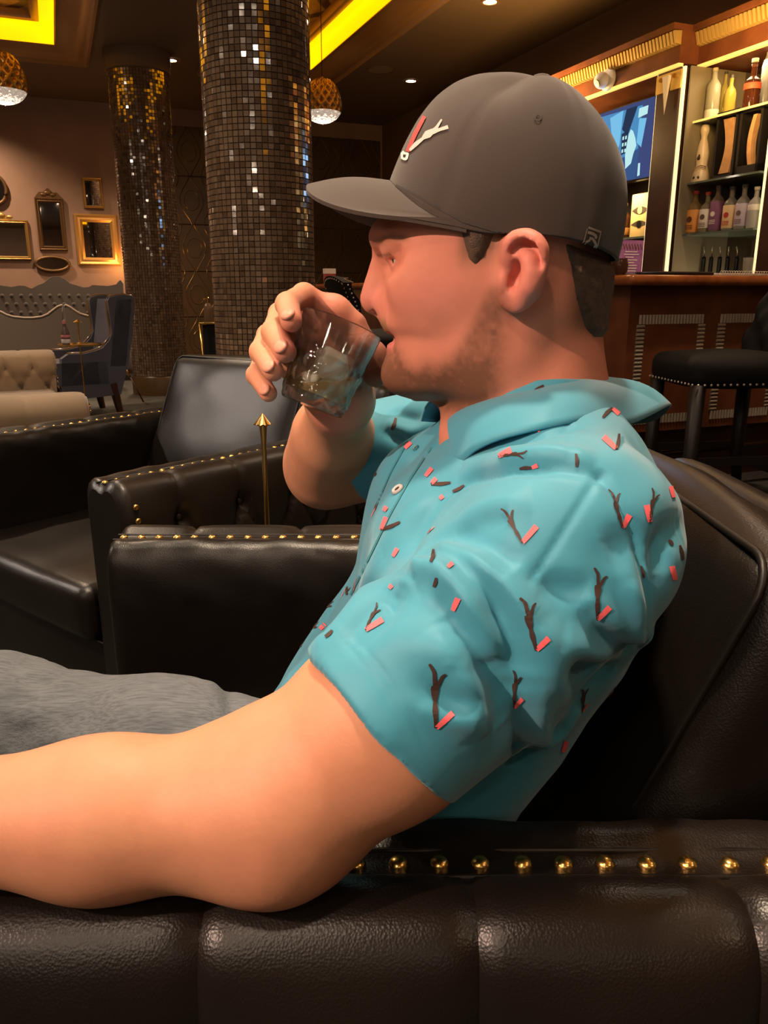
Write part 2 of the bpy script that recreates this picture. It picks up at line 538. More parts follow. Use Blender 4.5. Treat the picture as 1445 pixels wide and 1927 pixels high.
# ------------------------------------------------------------------ ceiling coffers
GILTPANEL = mat('gilded_panel', (0.42, 0.22, 0.05), 0.5, metal=0.3, var=(0.62, 0.36, 0.09), var_scale=5)
def add_lattice(m):
    nt = m.node_tree; b = nt.nodes['Principled BSDF']; src = b.inputs['Base Color'].links[0].from_socket
    tc = nt.nodes.new('ShaderNodeTexCoord'); fac = None
    for ang in (35, -35):
        mp = nt.nodes.new('ShaderNodeMapping'); mp.inputs['Rotation'].default_value = (0, 0, math.radians(ang))
        w = nt.nodes.new('ShaderNodeTexWave'); w.inputs['Scale'].default_value = 0.62; w.inputs['Distortion'].default_value = 0.4
        w.inputs['Detail Scale'].default_value = 6
        r = nt.nodes.new('ShaderNodeValToRGB'); r.color_ramp.elements[0].position = 0.88; r.color_ramp.elements[1].position = 0.93
        nt.links.new(tc.outputs['Object'], mp.inputs['Vector']); nt.links.new(mp.outputs['Vector'], w.inputs['Vector'])
        nt.links.new(w.outputs['Fac'], r.inputs['Fac'])
        if fac is None: fac = r.outputs['Color']
        else:
            mm = nt.nodes.new('ShaderNodeMath'); mm.operation = 'MAXIMUM'
            nt.links.new(fac, mm.inputs[0]); nt.links.new(r.outputs['Color'], mm.inputs[1]); fac = mm.outputs[0]
    mx = nt.nodes.new('ShaderNodeMix'); mx.data_type = 'RGBA'
    nt.links.new(fac, mx.inputs['Factor']); nt.links.new(src, mx.inputs['A']); mx.inputs['B'].default_value = (0.10, 0.045, 0.012, 1)
    nt.links.new(mx.outputs['Result'], b.inputs['Base Color'])
add_lattice(GILTPANEL)
MOULD = mat('bronze_moulding', (0.30, 0.15, 0.05), 0.38, metal=0.3)
def rect_ring(R, prof):
    mb = MB(); vs = []; fs = []
    for i, z in prof:
        vs += [(R[0] + i, R[2] + i, z), (R[1] - i, R[2] + i, z), (R[1] - i, R[3] - i, z), (R[0] + i, R[3] - i, z)]
    for k in range(len(prof) - 1):
        for j in range(4):
            q = (j + 1) % 4
            fs.append((k * 4 + j, k * 4 + 4 + j, k * 4 + 4 + q, k * 4 + q))
    return mb.add(vs, fs)
for R, lab in ((C1, 'gilded ceiling coffer with yellow cove light over the mirror wall'), (C2, 'long gilded ceiling coffer with yellow cove light behind the near mosaic column'), (C3, 'gilded ceiling coffer with yellow cove light above the armchairs, overhead')):
    r = empty('ceiling_coffer', (0, 0, 0), 0, lab, 'coffer'); r.matrix_world = ROOM
    R0 = (R[0] - .05, R[1] + .05, R[2] - .05, R[3] + .05)
    rect_ring(R0, [(0, 3.452), (0, 3.405), (.03, 3.395), (.06, 3.42), (.09, 3.412), (.15, 3.425), (.22, 3.46), (.27, 3.50), (.32, 3.505), (.32, 3.53)]).obj('moulding', MOULD, r, 50)
    rect_ring(R0, [(.33, 3.505), (.33, 3.66), (.45, 3.69)]).obj('light_cove', COVE, r)
    rect_ring(R0, [(.45, 3.70), (.45, 3.665), (.48, 3.655), (.52, 3.665), (.54, 3.70), (.54, 3.74)]).obj('panel_frame', MOULD, r)
    cx, cy = (R[0] + R[1]) / 2, (R[2] + R[3]) / 2
    MB().bbox(R0[0] + .5 - cx, R0[1] - .5 - cx, R0[2] + .5 - cy, R0[3] - .5 - cy, 0, 0.02).obj('gilded_panel', GILTPANEL, r, loc=(cx, cy, 3.735))
    MB().bbox(R0[0], R0[1], R0[2], R0[3], 3.80, 3.83).obj('back_board', PLASTER, r)
# downlights, speaker, alarm dots
def downlight(px, py, lab, r=0.055):
    p = PZ(px, py, CEIL - 0.001)
    t = empty('ceiling_light', p, 0, lab, 'ceiling light')
    MB().lathe([(r * 1.5, 0), (r * 1.5, -0.006), (r * 1.05, -0.008), (r, -0.002)], 20, cap0=False, cap1=False).obj('trim_ring', MOULD, t)
    MB().lathe([(r, -0.003), (r * .5, -0.006), (0.002, -0.007)], 20, cap0=False).obj('lens', WHITEGLOW, t)
downlight(773, 152, 'small recessed downlight in the ceiling just above the cap')
downlight(922, 3, 'recessed downlight at the top edge above the bar')
downlight(322, 113, 'recessed downlight beside the top of the far mosaic column')
for i, (x, y) in enumerate(((0.0, 0.85), (-3.1, -1.35), (-5.2, 2.35), (-0.55, -0.9), (-0.55, 1.60), (-1.9, 3.6), (-4.2, 6.6), (1.5, 3.2), (-1.2, -2.4), (-1.6, 1.2), (-2.6, 2.2), (2.6, 0.6), (3.0, -1.2), (-0.9, -3.2), (-3.4, -2.4))):  # unseen fixtures, several added, discs widened to glint in the mosaic
    t = empty('ceiling_light', (x, y, CEIL - 0.001), 0, 'unseen recessed downlight added in the lounge ceiling, above the top edge of the picture', 'ceiling light', 'downlights above the lounge')
    MB().lathe([(.13, 0), (.13, -0.006), (.102, -0.008), (.10, -0.002)], 16, cap0=False, cap1=False).obj('trim_ring', MOULD, t)
    MB().lathe([(.10, -0.003), (.05, -0.006), (0.002, -0.007)], 16, cap0=False).obj('lens', LAMPGLOW, t)
GLOBE_AT = ((-1.45, -2.2, 2.05), (-1.75, -2.6, 2.65), (-4.6, 1.45, 1.85), (-5.0, 1.1, 2.5), (-2.9, -1.9, 2.3), (0.7, -2.6, 2.4))  # unseen globes, added so the near mosaic column catches white glints
for (x, y, z) in GLOBE_AT:
    t = empty('glint_globe', (x, y, z), 0, 'unseen glowing globe on a cord, added outside the picture for glints on the near column', 'lamp', 'unseen globes added for glints')
    MB().sphere((0, 0, 0), .055, 16, 10).obj('globe', LAMPGLOW, t, 180)
    MB().cyl((0, 0, .05), (0, 0, .09), .02, n=10).obj('cap', BRASS, t)
    MB().cyl((0, 0, .09), (0, 0, CEIL - z), .003, n=6).obj('cord', BLACKFAB, t)
p = PZ(716, 131, CEIL)
sp = empty('ceiling_speaker', p, 0, 'round flat ceiling speaker grille right of the gold pendant', 'speaker')
MB().lathe([(.15, 0), (.15, -.008), (.135, -.012)], 32, cap0=False, cap1=False).obj('rim', PLASTER, sp)
MB().lathe([(.135, -.008), (.06, -.010), (0.003, -.011)], 32, cap0=False).obj('grille', mat('grille_cloth', (0.19, 0.12, 0.07), 0.8), sp)

# ------------------------------------------------------------------ mosaic columns
TILEM = mat('mosaic_tile', (0.4, 0.3, 0.2), 0.08, metal=0.25, spec=0.5, ior=2.3, attr='tint')
GROUT = mat('grout', (0.12, 0.08, 0.052), 0.8)
def tile_mb(s=0.0145, d=0.004):
    return [(-s, 0, -s), (s, 0, -s), (s, 0, s), (-s, 0, s), (-s * .9, -d, -s * .9), (s * .9, -d, -s * .9), (s * .9, -d, s * .9), (-s * .9, -d, s * .9)], \
           [(4, 5, 6, 7), (0, 1, 5, 4), (1, 2, 6, 5), (2, 3, 7, 6), (3, 0, 4, 7)]
TINTS = [(0.15, 0.098, 0.064), (0.17, 0.112, 0.074), (0.135, 0.088, 0.057), (0.18, 0.122, 0.08), (0.10, 0.064, 0.042), (0.16, 0.106, 0.07), (0.145, 0.095, 0.062), (0.19, 0.13, 0.088)]
TV_, TF_ = tile_mb()
TILE_ME = []
for c in TINTS:
    me = bpy.data.meshes.new('tile'); me.from_pydata(TV_, [], TF_); me.materials.append(TILEM)
    ca = me.color_attributes.new('tint', 'FLOAT_COLOR', 'POINT')
    ca.data.foreach_set('color', np.tile(np.array([*c, 1], np.float32), len(TV_)))
    TILE_ME.append(me)
def column(cx, cy, r, lab, seed):
    rg = random.Random(seed)
    root = empty('mosaic_column', (cx, cy, 0), 0, lab, 'column')
    MB().cyl((0, 0, 0), (0, 0, CEIL - .02), r - .003, n=60).obj('shaft', GROUT, root)
    MB().lathe([(r + .004, 3.26), (r + .022, 3.27), (r + .024, 3.32), (r + .034, 3.34), (r + .036, 3.449)], 48).obj('capital', PLASTER, root)
    MB().lathe([(r + .012, 0.0), (r + .012, .19), (r, .21)], 48).obj('base_ring', OGEE, root)
    n = 60; pitch = 2 * math.pi * r / n; rows = int((3.26 - .21) / pitch)
    cand = []
    for j in range(rows):
        z = .21 + (j + .5) * pitch
        for i in range(n):
            t = 2 * math.pi * (i + .5) / n
            nx, ny = math.cos(t), math.sin(t)
            p = Vector((cx + nx * r, cy + ny * r, z)); v = CAM - p
            q = proj(p)
            sc = 0.0
            if -5 < q[0] < IW + 5 and -5 < q[1] < 640: sc = max(0, v.normalized().dot(Vector((nx, ny, 0)))) / v.length_squared
            cand.append((sc, i, j, t, z))
    best = set((c[1], c[2]) for c in sorted(cand, reverse=True)[:300])
    V, F, CC = [], [], []
    for sc, i, j, t, z in cand:
        M = Matrix.Translation((math.cos(t) * r, math.sin(t) * r, z)) @ Matrix.Rotation(t + math.pi / 2 + rg.gauss(0, .022), 4, 'Z') @ Matrix.Rotation(rg.gauss(0, .030), 4, 'X')
        k = rg.randrange(8)
        if (i, j) in best:
            o = link_mesh('tile', TILE_ME[k], root); o.matrix_local = M
        else:
            b = len(V)
            V += [tuple(M @ Vector(v)) for v in TV_]; F += [[a + b for a in f] for f in TF_]; CC += [(*TINTS[k], 1)] * 8
    me = bpy.data.meshes.new('tile_field'); me.from_pydata(V, [], F); me.materials.append(TILEM)
    ca = me.color_attributes.new('tint', 'FLOAT_COLOR', 'POINT'); ca.data.foreach_set('color', np.array(CC, np.float32).ravel())
    put(link_mesh('tile_field', me, root), kind='stuff')
column(-0.717, 4.9, 0.30, 'near column clad in small mirrored mosaic tiles, in front of the patterned wall', 3)
column(-2.53, 9.0, 0.30, 'far column clad in small mirrored mosaic tiles, beside the gilt mirrors', 4)
# ------------------------------------------------------------------ pendants
PGOLD = mat('pendant_gold', (0.42, 0.24, 0.06), 0.35, metal=0.75)
PGLASS = mat('pendant_crystal', (0.9, 0.85, 0.8), 0.15, emit=((1.0, 0.86, 0.70), 0.28), bump=('vor', 40, 1.0, 0.02))
def pendant(px, py, Y, ztop, lab, sc=1.0):
    p = P(px, py, Y)
    t = empty('pendant_lamp', p, 0, lab, 'pendant lamp')
    R, H = .20 * sc, .25 * sc                       # quilted egg: gold above, cut crystal below
    def egg(z0, z1, n, m, amp):
        mb = MB()
        def fn(u, v):
            z = z0 + (z1 - z0) * v
            a = 2 * math.pi * u
            k = (z - .02) / (H * (1.12 if z > .02 else .62)); rr = R * math.sqrt(max(0.0004, 1 - min(1, k * k)))
            q = 1 - max(abs(math.sin(a * 7 + z / H * 7)), abs(math.sin(a * 7 - z / H * 7)))
            rr *= 1 + amp * q
            return (math.cos(a) * rr, math.sin(a) * rr, z)
        return mb.grid(fn, n, m, closed_u=True)
    egg(-.03 * sc, H * 1.08, 112, 44, -.22).obj('gold_shade', PGOLD, t, 180)
    egg(-H * .58, -.03 * sc, 112, 24, -.22).obj('crystal_bowl', PGLASS, t, 180)
    MB().cyl((0, 0, H * 1.05), (0, 0, H * 1.2), .02, n=10).obj('cap', PGOLD, t)
    MB().cyl((0, 0, H * 1.2), (0, 0, ztop - p.z), .004, n=6).obj('cord', BLACKFAB, t)
    L = lamp('pendant_bulb', 'POINT', p - Vector((0, 0, .30 * sc)), 5, (1.0, 0.8, 0.6), .05)
pendant(607, 206, 8.2, 3.73, 'gold pendant with crystal bowl hanging behind the near mosaic column', .92)
pendant(6, 165, 7.6, 3.73, 'gold pendant with crystal bowl hanging at the left edge over the lounge', 1.0)
# ------------------------------------------------------------------ the man: frames
YS = 0.66                                        # distance of his middle plane
OH = P(960, 560, YS)
_d = ray(920, 560); _h = Vector((_d.x, _d.y, 0)).normalized()
HF = np.array([-_h.y, _h.x, 0.0])                # the way he faces
HL = np.array([-_h.x, -_h.y, 0.0])               # his left, towards us
HU = np.array([0.0, 0.0, 1.0])
HB = np.column_stack([HF, HL, HU])
OHn = np.array(OH)
def hp(px, py, y=0.0):                           # pixel -> head coordinates on the plane hy = y
    d = np.array(ray(px, py)); o = np.array(CAM) - OHn
    t = (y - o @ HL) / (d @ HL)
    q = o + d * t
    return np.array([q @ HF, y, q @ HU])
def hw(p): return Vector(OHn + HB @ np.asarray(p, float))
KX = hp(960, 560)[0]
def tab(rows, cols):
    ys = np.array([r[0] for r in rows], float)
    yy = np.linspace(ys[0], ys[-1], 500)
    out = []
    for c in cols:
        v = np.interp(yy, ys, [r[c] for r in rows])
        k = np.exp(-0.5 * (np.arange(-12, 13) / 5.0) ** 2); k /= k.sum()
        v = np.convolve(np.pad(v, 12, mode='edge'), k, 'valid'); out.append(v)
    return yy, out
HEAD = [(176, 925, 1000, .020), (186, 880, 1040, .036), (205, 830, 1085, .050), (240, 800, 1118, .062), (300, 768, 1140, .0705), (360, 746, 1148, .0745), (398, 722, 1150, .0765),
        (420, 711, 1150, .0765), (446, 706, 1148, .0765), (470, 711, 1144, .0760), (488, 718, 1140, .0750), (512, 724, 1135, .0740),
        (545, 727, 1125, .0730), (568, 727, 1115, .0715), (590, 722, 1105, .0690), (604, 718, 1090, .0668), (616, 720, 1078, .0655), (630, 736, 1060, .0640), (644, 736, 1045, .0628),
        (660, 735, 1030, .0612), (675, 730, 1010, .0595), (695, 726, 990, .0565), (712, 727, 965, .0520), (728, 735, 935, .0450), (741, 752, 905, .0330), (752, 790, 880, .0120)]
_yy, (_xf, _xb, _w) = tab(HEAD, (1, 2, 3))
_z = np.array([hp(900, y)[2] for y in _yy])
_hf = np.array([hp(a, y)[0] for a, y in zip(_xf, _yy)]); _hb = np.array([hp(a, y)[0] for a, y in zip(_xb, _yy)])
_o = np.argsort(_z); _z, _hf, _hb, _hw = _z[_o], _hf[_o], _hb[_o], _w[_o]
_jz = hp(900, 752)[2]; _tz = hp(900, 176)[2]

def head_base(q):
    x, y, z = q[:, 0], q[:, 1], q[:, 2]
    xf = np.interp(z, _z, _hf); xb = np.interp(z, _z, _hb); w = np.interp(z, _z, _hw)
    xc = np.minimum(0.012, xf - 0.035); xc = np.maximum(xc, xb + .02)
    L = np.where(x > xc, xf - xc, xc - xb)
    n = np.where(x > xc, 2.25, 2.1)
    rho = ((np.abs((x - xc) / L)) ** n + (np.abs(y) / w) ** n) ** (1 / n)
    rad = np.sqrt((x - xc) ** 2 + y * y)
    d = (rho - 1) * np.where(rho > .2, rad / np.maximum(rho, .2), np.minimum(L, w)) * .92
    d = d + sstep(.070, .105, z - .10 * np.minimum(x, 0) * -1) * .013 * (z > .03)
    d = np.maximum(d, np.maximum(_jz - z, z - _tz + .012))
    return d
def mir(a): return [np.array(a) * [1, s, 1] for s in (1, -1)]
def H(px, py, y=0.0): return hp(px, py, y)
def face(q):
    d = head_base(q)
    ab = q.copy(); ab[:, 1] = np.abs(ab[:, 1])             # mirrored features
    yabs = lambda px, py, y: np.array([H(px, py)[0], y, H(px, py)[2]])
    # gonion, cheekbone, brow
    d = smin(d, ellip(ab, yabs(935, 672, .048), (.024, .014, .026)), .03)
    d = smin(d, ellip(ab, yabs(812, 536, .047), (.026, .0115, .018)), .025)
    d = smin(d, chain(ab, [yabs(727, 455, .006), yabs(727, 451, .026), yabs(750, 455, .046)], [.0070, .0062, .0045]), .014)
    # eye socket
    d = smax(d, -ellip(ab, yabs(742, 490, .0430), (.0140, .0185, .0095)), .012)
    d = smin(d, ellip(ab, yabs(757, 474, .033), (.0095, .0160, .0062)), .010)
    d = smin(d, ellip(ab, yabs(772, 490, .0335), (.0136, .0150, .0126)), .004)
    d = smax(d, -ellip(ab, yabs(748, 491, .0425), (.0105, .0148, .0031)), .0012)
    d = smin(d, chain(ab, [yabs(752, 483, .023), yabs(741, 481, .034), yabs(764, 489, .0475)], [.0022, .0028, .0022]), .004)
    # nose
    n = chain(q, [H(727, 478), H(716, 510), H(709, 540), H(703, 562)], [.0070, .0078, .0090, .0112], .008)
    n = smin(n, ellip(ab, yabs(737, 571, .0128), (.0125, .0082, .0098)), .007)
    n = smin(n, rcone(q, H(703, 574), H(727, 584), .0062, .0055), .006)
    d = smin(d, n, .012)
    d = smax(d, -chain(ab, [yabs(748, 558, .0190), yabs(754, 574, .0215), yabs(748, 590, .0205)], [.0008, .0014, .0008]), .006)
    d = smax(d, -ellip(ab, yabs(716, 588, .0062), (.0055, .0034, .0035)), .003)
    # lips
    up = chain(ab, [yabs(739, 625, 0), yabs(742, 624, .009), yabs(760, 629, .024)], [.0048, .0048, .0028], .004)
    lo = chain(ab, [yabs(744, 649, 0), yabs(747, 648, .009), yabs(764, 634, .023)], [.0064, .0060, .0028], .004)
    d = smin(d, smin(up, lo, .001), .006)
    d = smax(d, -chain(ab, [yabs(732, 637, 0), yabs(737, 636, .010), yabs(748, 632, .020), yabs(758, 628, .027)], [.0034, .0032, .0026, .0014]), .003)
    d = smin(d, ellip(q, H(762, 708), (.014, .020, .013)), .02)
    return d
# ear (left and, mirrored, right)
def _ear_pt(px, py, lift=0.0):
    y = .0735 + max(0, (px - 942)) / 2300 * .42 + lift
    return H(px, py, y)
EAR_HELIX = [_ear_pt(*a) for a in ((962, 506, .000), (955, 484, .002), (958, 464, .003), (971, 452, .003), (990, 450, .003), (1006, 458, .003), (1015, 474, .003), (1015, 500, .002), (1008, 528, .001), (998, 550, .0), (985, 565, 0))]
EAR_ANTI = [_ear_pt(*a) for a in ((978, 468, .000), (996, 490, .003), (1000, 515, .004), (994, 540, .004), (978, 556, .003))]
_e0 = _ear_pt(985, 505); _ex = _ear_pt(1010, 505) - _ear_pt(960, 505); _ex /= np.linalg.norm(_ex); _ez = _ear_pt(980, 450) - _ear_pt(974, 570); _ez -= _ex * (_ez @ _ex); _ez /= np.linalg.norm(_ez)
_ey = np.cross(_ez, _ex); _EA = np.column_stack([_ex, _ey, _ez])
def ear(q):
    a = q.copy(); a[:, 1] = np.abs(a[:, 1])
    d = ellip(a, _ear_pt(986, 507, -.002), (.0155, .0036, .0260), _EA)
    d = smin(d, ellip(a, _ear_pt(962, 510, -.008), (.015, .010, .022), _EA), .01)
    d = smax(d, -ellip(a, _ear_pt(972, 524, .005), (.0110, .0085, .0150), _EA), .003)
    d = smax(d, -ellip(a, _ear_pt(958, 526, -.002), (.0045, .0100, .0080), _EA), .003)
    d = smin(d, chain(a, EAR_HELIX, [.0026, .0032, .0037, .0040, .0041, .0042, .0040, .0037, .0034, .0036, .0042]), .004)
    d = smax(d, -chain(a, [_ear_pt(*k) for k in ((968, 470, .006), (984, 464, .006), (1001, 474, .006), (1005, 500, .006), (1000, 526, .005), (990, 548, .004))], [.0030, .0035, .0036, .0034, .0030, .0022]), .003)
    d = smin(d, chain(a, EAR_ANTI, [.0025, .0035, .0038, .0038, .0036]), .004)
    d = smin(d, ellip(a, _ear_pt(968, 567, .000), (.0088, .0045, .0078), _EA), .006)
    d = smin(d, ellip(a, _ear_pt(949, 530, .002), (.0035, .0040, .0070), _EA), .004)
    return d
def to_head(p): return (p - OHn) @ HB

# ------------------------------------------------------------------ limbs (room coordinates)
A_ = lambda v: np.array(v, float)
SL = A_((.125, .480, .945)); EL = A_(P(505, 1516, .428)); WL = A_((-.350, .420, .782))
SR_ = A_((.125, .855, .950)); ER = A_(P(612, 884, 1.01)); WR = A_(P(640, 752, .80))
NK0 = A_(hw(hp(1000, 560))); NK1 = A_(hw(hp(990, 800)))
def arm_l(p):
    hm = A_(P(722, 1362, .440))
    d = chain(p, [SL, hm, EL + A_((.012, .004, .006)), EL], [.040, .0568, .0520, .0500], .02)
    d = smin(d, rcone(p, EL, EL * .62 + WL * .38 + A_((0, .0, -.004)), .0500, .0440), .03)
    d = smin(d, rcone(p, EL * .62 + WL * .38 + A_((0, 0, -.004)), WL, .0440, .030), .03)
    d = smin(d, ellip(p, A_(P(505, 1600, .405)), (.020, .020, .012)), .03)
    return d
def hand_l(p):                                   # rests over the front of the arm, out of the picture
    f = WL + A_((-.095, -.002, -.002))
    d = ellip(p, WL + A_((-.055, 0, -.003)), (.055, .043, .017))
    fs = None
    for i, (dy, L) in enumerate(((-.030, .070), (-.010, .080), (.011, .075), (.031, .058))):
        b = WL + A_((-.092 + .006 * (i == 3), dy, 0))
        c = chain(p, [b, b + A_((-L * .5, dy * .15, -.004)), b + A_((-L * .82, dy * .2, -.020)), b + A_((-L, dy * .2, -.036))], [.0105, .0095, .0085, .0078], .004)
        fs = c if fs is None else np.minimum(fs, c)
    d = smin(d, fs, .010)
    th = chain(p, [WL + A_((-.025, .035, -.003)), WL + A_((-.060, .058, -.008)), WL + A_((-.092, .064, -.016))], [.014, .0125, .0095], .006)
    return smin(d, th, .012)
def arm_r(p):
    d = chain(p, [SR_, ER, WR], [.060, .047, .031], .02)
    d = smin(d, rcone(p, ER * .85 + WR * .15, ER * .45 + WR * .55, .049, .042), .03)
    return d
# ---- right hand round the glass
GB = A_(P(586, 766, .70)); GT = A_(P(644, 612, .715))
GAX = (GT - GB) / np.linalg.norm(GT - GB); GH = float(np.linalg.norm(GT - GB))
GR0, GR1 = .0295, .0365
FING = {
    'index':  [(628, 588, .775), (572, 556, .765), (541, 573, .715), (548, 604, .672)],
    'middle': [(585, 612, .785), (528, 592, .765), (515, 625, .712), (537, 662, .668)],
    'ring':   [(566, 652, .788), (505, 632, .768), (491, 662, .716), (514, 698, .672)],
    'little': [(560, 694, .784), (494, 682, .770), (482, 706, .722), (505, 740, .684)],
}
FRAD = {'index': (.0118, .0112, .0104, .0092), 'middle': (.0118, .0112, .0106, .0094), 'ring': (.0112, .0108, .0100, .0090), 'little': (.0102, .0095, .0088, .0078)}
FING = {k: [A_(P(*q)) for q in v] for k, v in FING.items()}
TH = [A_(P(652, 735, .790)), A_(P(676, 655, .775)), A_(P(697, 672, .752)), A_(P(706, 704, .735))]
def hand_r(p):
    fs = None
    for k, c in FING.items():
        e = chain(p, c, FRAD[k], .004)
        fs = e if fs is None else smin(fs, e, .0032)
    pal = None
    for a, b, r0, r1 in ((WR, FING['index'][0], .027, .0165), (WR, FING['middle'][0], .027, .0165), (WR, FING['ring'][0], .027, .016), (WR, FING['little'][0], .026, .015)):
        e = rcone(p, a, b, r0, r1)
        pal = e if pal is None else smin(pal, e, .012)
    d = smin(pal, fs, .008)
    th = chain(p, TH, [.020, .0160, .0150, .0120], .008)
    web = chain(p, [FING['index'][0], A_(P(664, 612, .776)), TH[1]], [.0125, .0110, .0125], .01)
    return smin(smin(d, th, .010), web, .010)
def neck(p):
    d = rcone(p, NK0, NK1, .0565, .0605)
    for s in (1, -1):                             # the cord from behind the ear to the collar bone
        d = smin(d, rcone(p, A_(hw((hp(1000, 575)[0], s * .046, hp(1000, 575)[2]))), A_(hw((hp(880, 800)[0], s * .018, hp(880, 800)[2]))), .013, .011), .02)
    d = smin(d, rcone(p, NK1, A_((.115, .66, .90)), .06, .075), .04)
    d = smin(d, rcone(p, A_((.12, .60, .965)), SL, .038, .036), .04)
    d = smin(d, rcone(p, A_((.13, .72, .970)), SR_, .040, .046), .04)
    return d
HEADC = A_(hw((0.01, 0, .03)))
def near(c, r, q, rad): return c is None or np.linalg.norm(c - q) < r + rad + .03
def seg_near(c, r, a, b, rad):
    if c is None: return True
    t = np.clip(((c - a) @ (b - a)) / ((b - a) @ (b - a)), 0, 1)
    return np.linalg.norm(c - a - t * (b - a)) < r + rad + .03
def f_body(p, c, r):
    d = np.full(len(p), 9.0)
    if near(c, r, A_((.13, .66, .95)), .26): d = np.minimum(d, neck(p))
    if near(c, r, HEADC, .22):
        q = to_head(p)
        d = smin(d, face(q), .018)
        d = smin(d, ear(q), .005)
    if seg_near(c, r, SL, EL, .075) or seg_near(c, r, EL, WL, .075): d = smin(d, arm_l(p), .03)
    if near(c, r, WL + A_((-.08, 0, 0)), .14): d = smin(d, hand_l(p), .02)
    e = np.full(len(p), 9.0)
    if seg_near(c, r, SR_, ER, .07) or seg_near(c, r, ER, WR, .07): e = arm_r(p)
    if near(c, r, A_(P(600, 660, .76)), .15): e = smin(e, hand_r(p), .018)
    k = smin(d, e, .03) if near(c, r, SR_, .10) else np.minimum(d, e)
    return k
man = empty('person', (0.02, .66, 0), 0, 'man in dark cap and teal polo shirt drinking from a glass, seated in an armchair', 'person')
WP.append(man)
V, F = surface(f_body, (-.52, .33, .70), (.36, 1.10, 1.30), .0021)
N = vnormals(V, F)
# colours that belong to the skin: lips, beard, brows, nails stay put under any light
def skin_colors(V):
    q = to_head(V)
    s = (hp(760, 560)[0] - hp(960, 560)[0]) / 200.0
    px = 960 - q[:, 0] / s
    zt = np.array([hp(900, y)[2] for y in range(100, 900, 10)])
    py = np.interp(-q[:, 2], -zt, np.arange(100, 900, 10))
    ay = np.abs(q[:, 1])
    inhead = (sstep(.20, .17, np.abs(q[:, 0])) * (ay < .11) * (q[:, 2] > -.14))
    C = np.tile(A_((.56, .262, .148)), (len(V), 1))
    def mix(col, w):
        nonlocal C
        C = C * (1 - w[:, None]) + A_(col) * w[:, None]
    n1 = vnoise(V, 60, 1); n2 = vnoise(V, 240, 2); n3 = vnoise(V, 25, 3); n4 = vnoise(V, 480, 8)
    mix((.57, .215, .135), np.clip(.35 + .5 * n3, 0, .8) * .5)
    face_w = inhead * sstep(650, 600, px * 0 + 600)
    mix((.57, .205, .138), inhead * .85)
    mix((.60, .20, .16), inhead * np.exp(-((px - 700) / 32) ** 2 - ((py - 562) / 26) ** 2) * .55)      # nose tip
    mix((.60, .21, .17), inhead * np.exp(-((px - 815) / 60) ** 2 - ((py - 560) / 42) ** 2) * .45)      # cheek
    mix((.60, .19, .15), inhead * sstep(930, 945, px) * sstep(1045, 1025, px) * sstep(.068, .078, ay) * .6)   # ear
    # beard
    line = np.interp(px, [700, 722, 745, 762, 790, 830, 870, 900, 925, 950, 975], [592, 594, 602, 628, 652, 650, 620, 560, 520, 520, 600])
    bw = sstep(-6, 55, py - line + 14 * n1) * sstep(800, 745, py) * sstep(985, 930, px + (py - 600) * .15) * inhead
    mo = np.exp(-((px - 733) / 20) ** 2 - ((py - 610) / 13) ** 2) * (ay < .030)
    bw = np.clip(bw * (.72 + .30 * sstep(640, 700, py) + .16 * n2 + .16 * n4) , 0, 1)
    mix((.13, .058, .030), np.clip(bw * .95, 0, .92))
    mix((.26, .145, .06), np.clip(mo * (.85 + .2 * n2), 0, .85) * inhead)
    # lips
    lp = np.exp(-((py - 627) / 4.5) ** 2) * (px < 764) + np.exp(-((py - 648) / 10) ** 2) * (px < 764) * .95
    mix((.62, .17, .15), np.clip(lp, 0, 1) * (ay < .024) * inhead * .85)
    # brow and lashes
    bx = np.interp(px, [700, 718, 750, 790], [462, 458, 452, 458])
    mix((.17, .085, .045), np.exp(-((py - bx) / 6.5) ** 2) * sstep(792, 770, px) * (ay > .008) * inhead * .8)
    mix((.10, .05, .03), np.exp(-((py - 482) / 2.6) ** 2) * (px < 768) * (ay > .018) * (ay < .046) * inhead * .8)
    mix((.16, .07, .05), np.exp(-((py - 497) / 2.2) ** 2) * (px < 762) * (ay > .018) * (ay < .046) * inhead * .5)
    # fade of the cropped hair, tinted on the skin behind the ears and at the temples
    hw_ = sstep(1040, 1085, px) * sstep(650, 590, py) * inhead * (q[:, 2] > -.045)
    mix((.16, .075, .04), hw_ * .9)
    side = sstep(858, 880, px) * sstep(950, 925, px) * sstep(520, 470, py + (px - 895) * .2) * inhead
    mix((.20, .10, .055), side * .8)
    # a faint red mark on the forearm
    m = A_(P(445, 1442, .375)); mix((.62, .22, .16), np.exp(-((V - m) ** 2).sum(1) / (2 * .012 ** 2)) * .35)
    # knuckles and finger ends
    for k, c in FING.items():
        mix((.64, .25, .18), np.exp(-((V - c[3]) ** 2).sum(1) / (2 * .009 ** 2)) * .6)
    mix((.60, .20, .15), np.exp(-((V - TH[2]) ** 2).sum(1) / (2 * .014 ** 2)) * .6)
    return np.clip(C * (1 + .05 * n1 + .03 * n2)[:, None], 0, 1)
SKIN = mat('skin', (.6, .33, .22), 0.54, spec=0.32, attr='tint', sss=0.12, bump=('noise', 420, 0.12, 0.0008))
np_obj('body', V, F, SKIN, man, skin_colors(V))
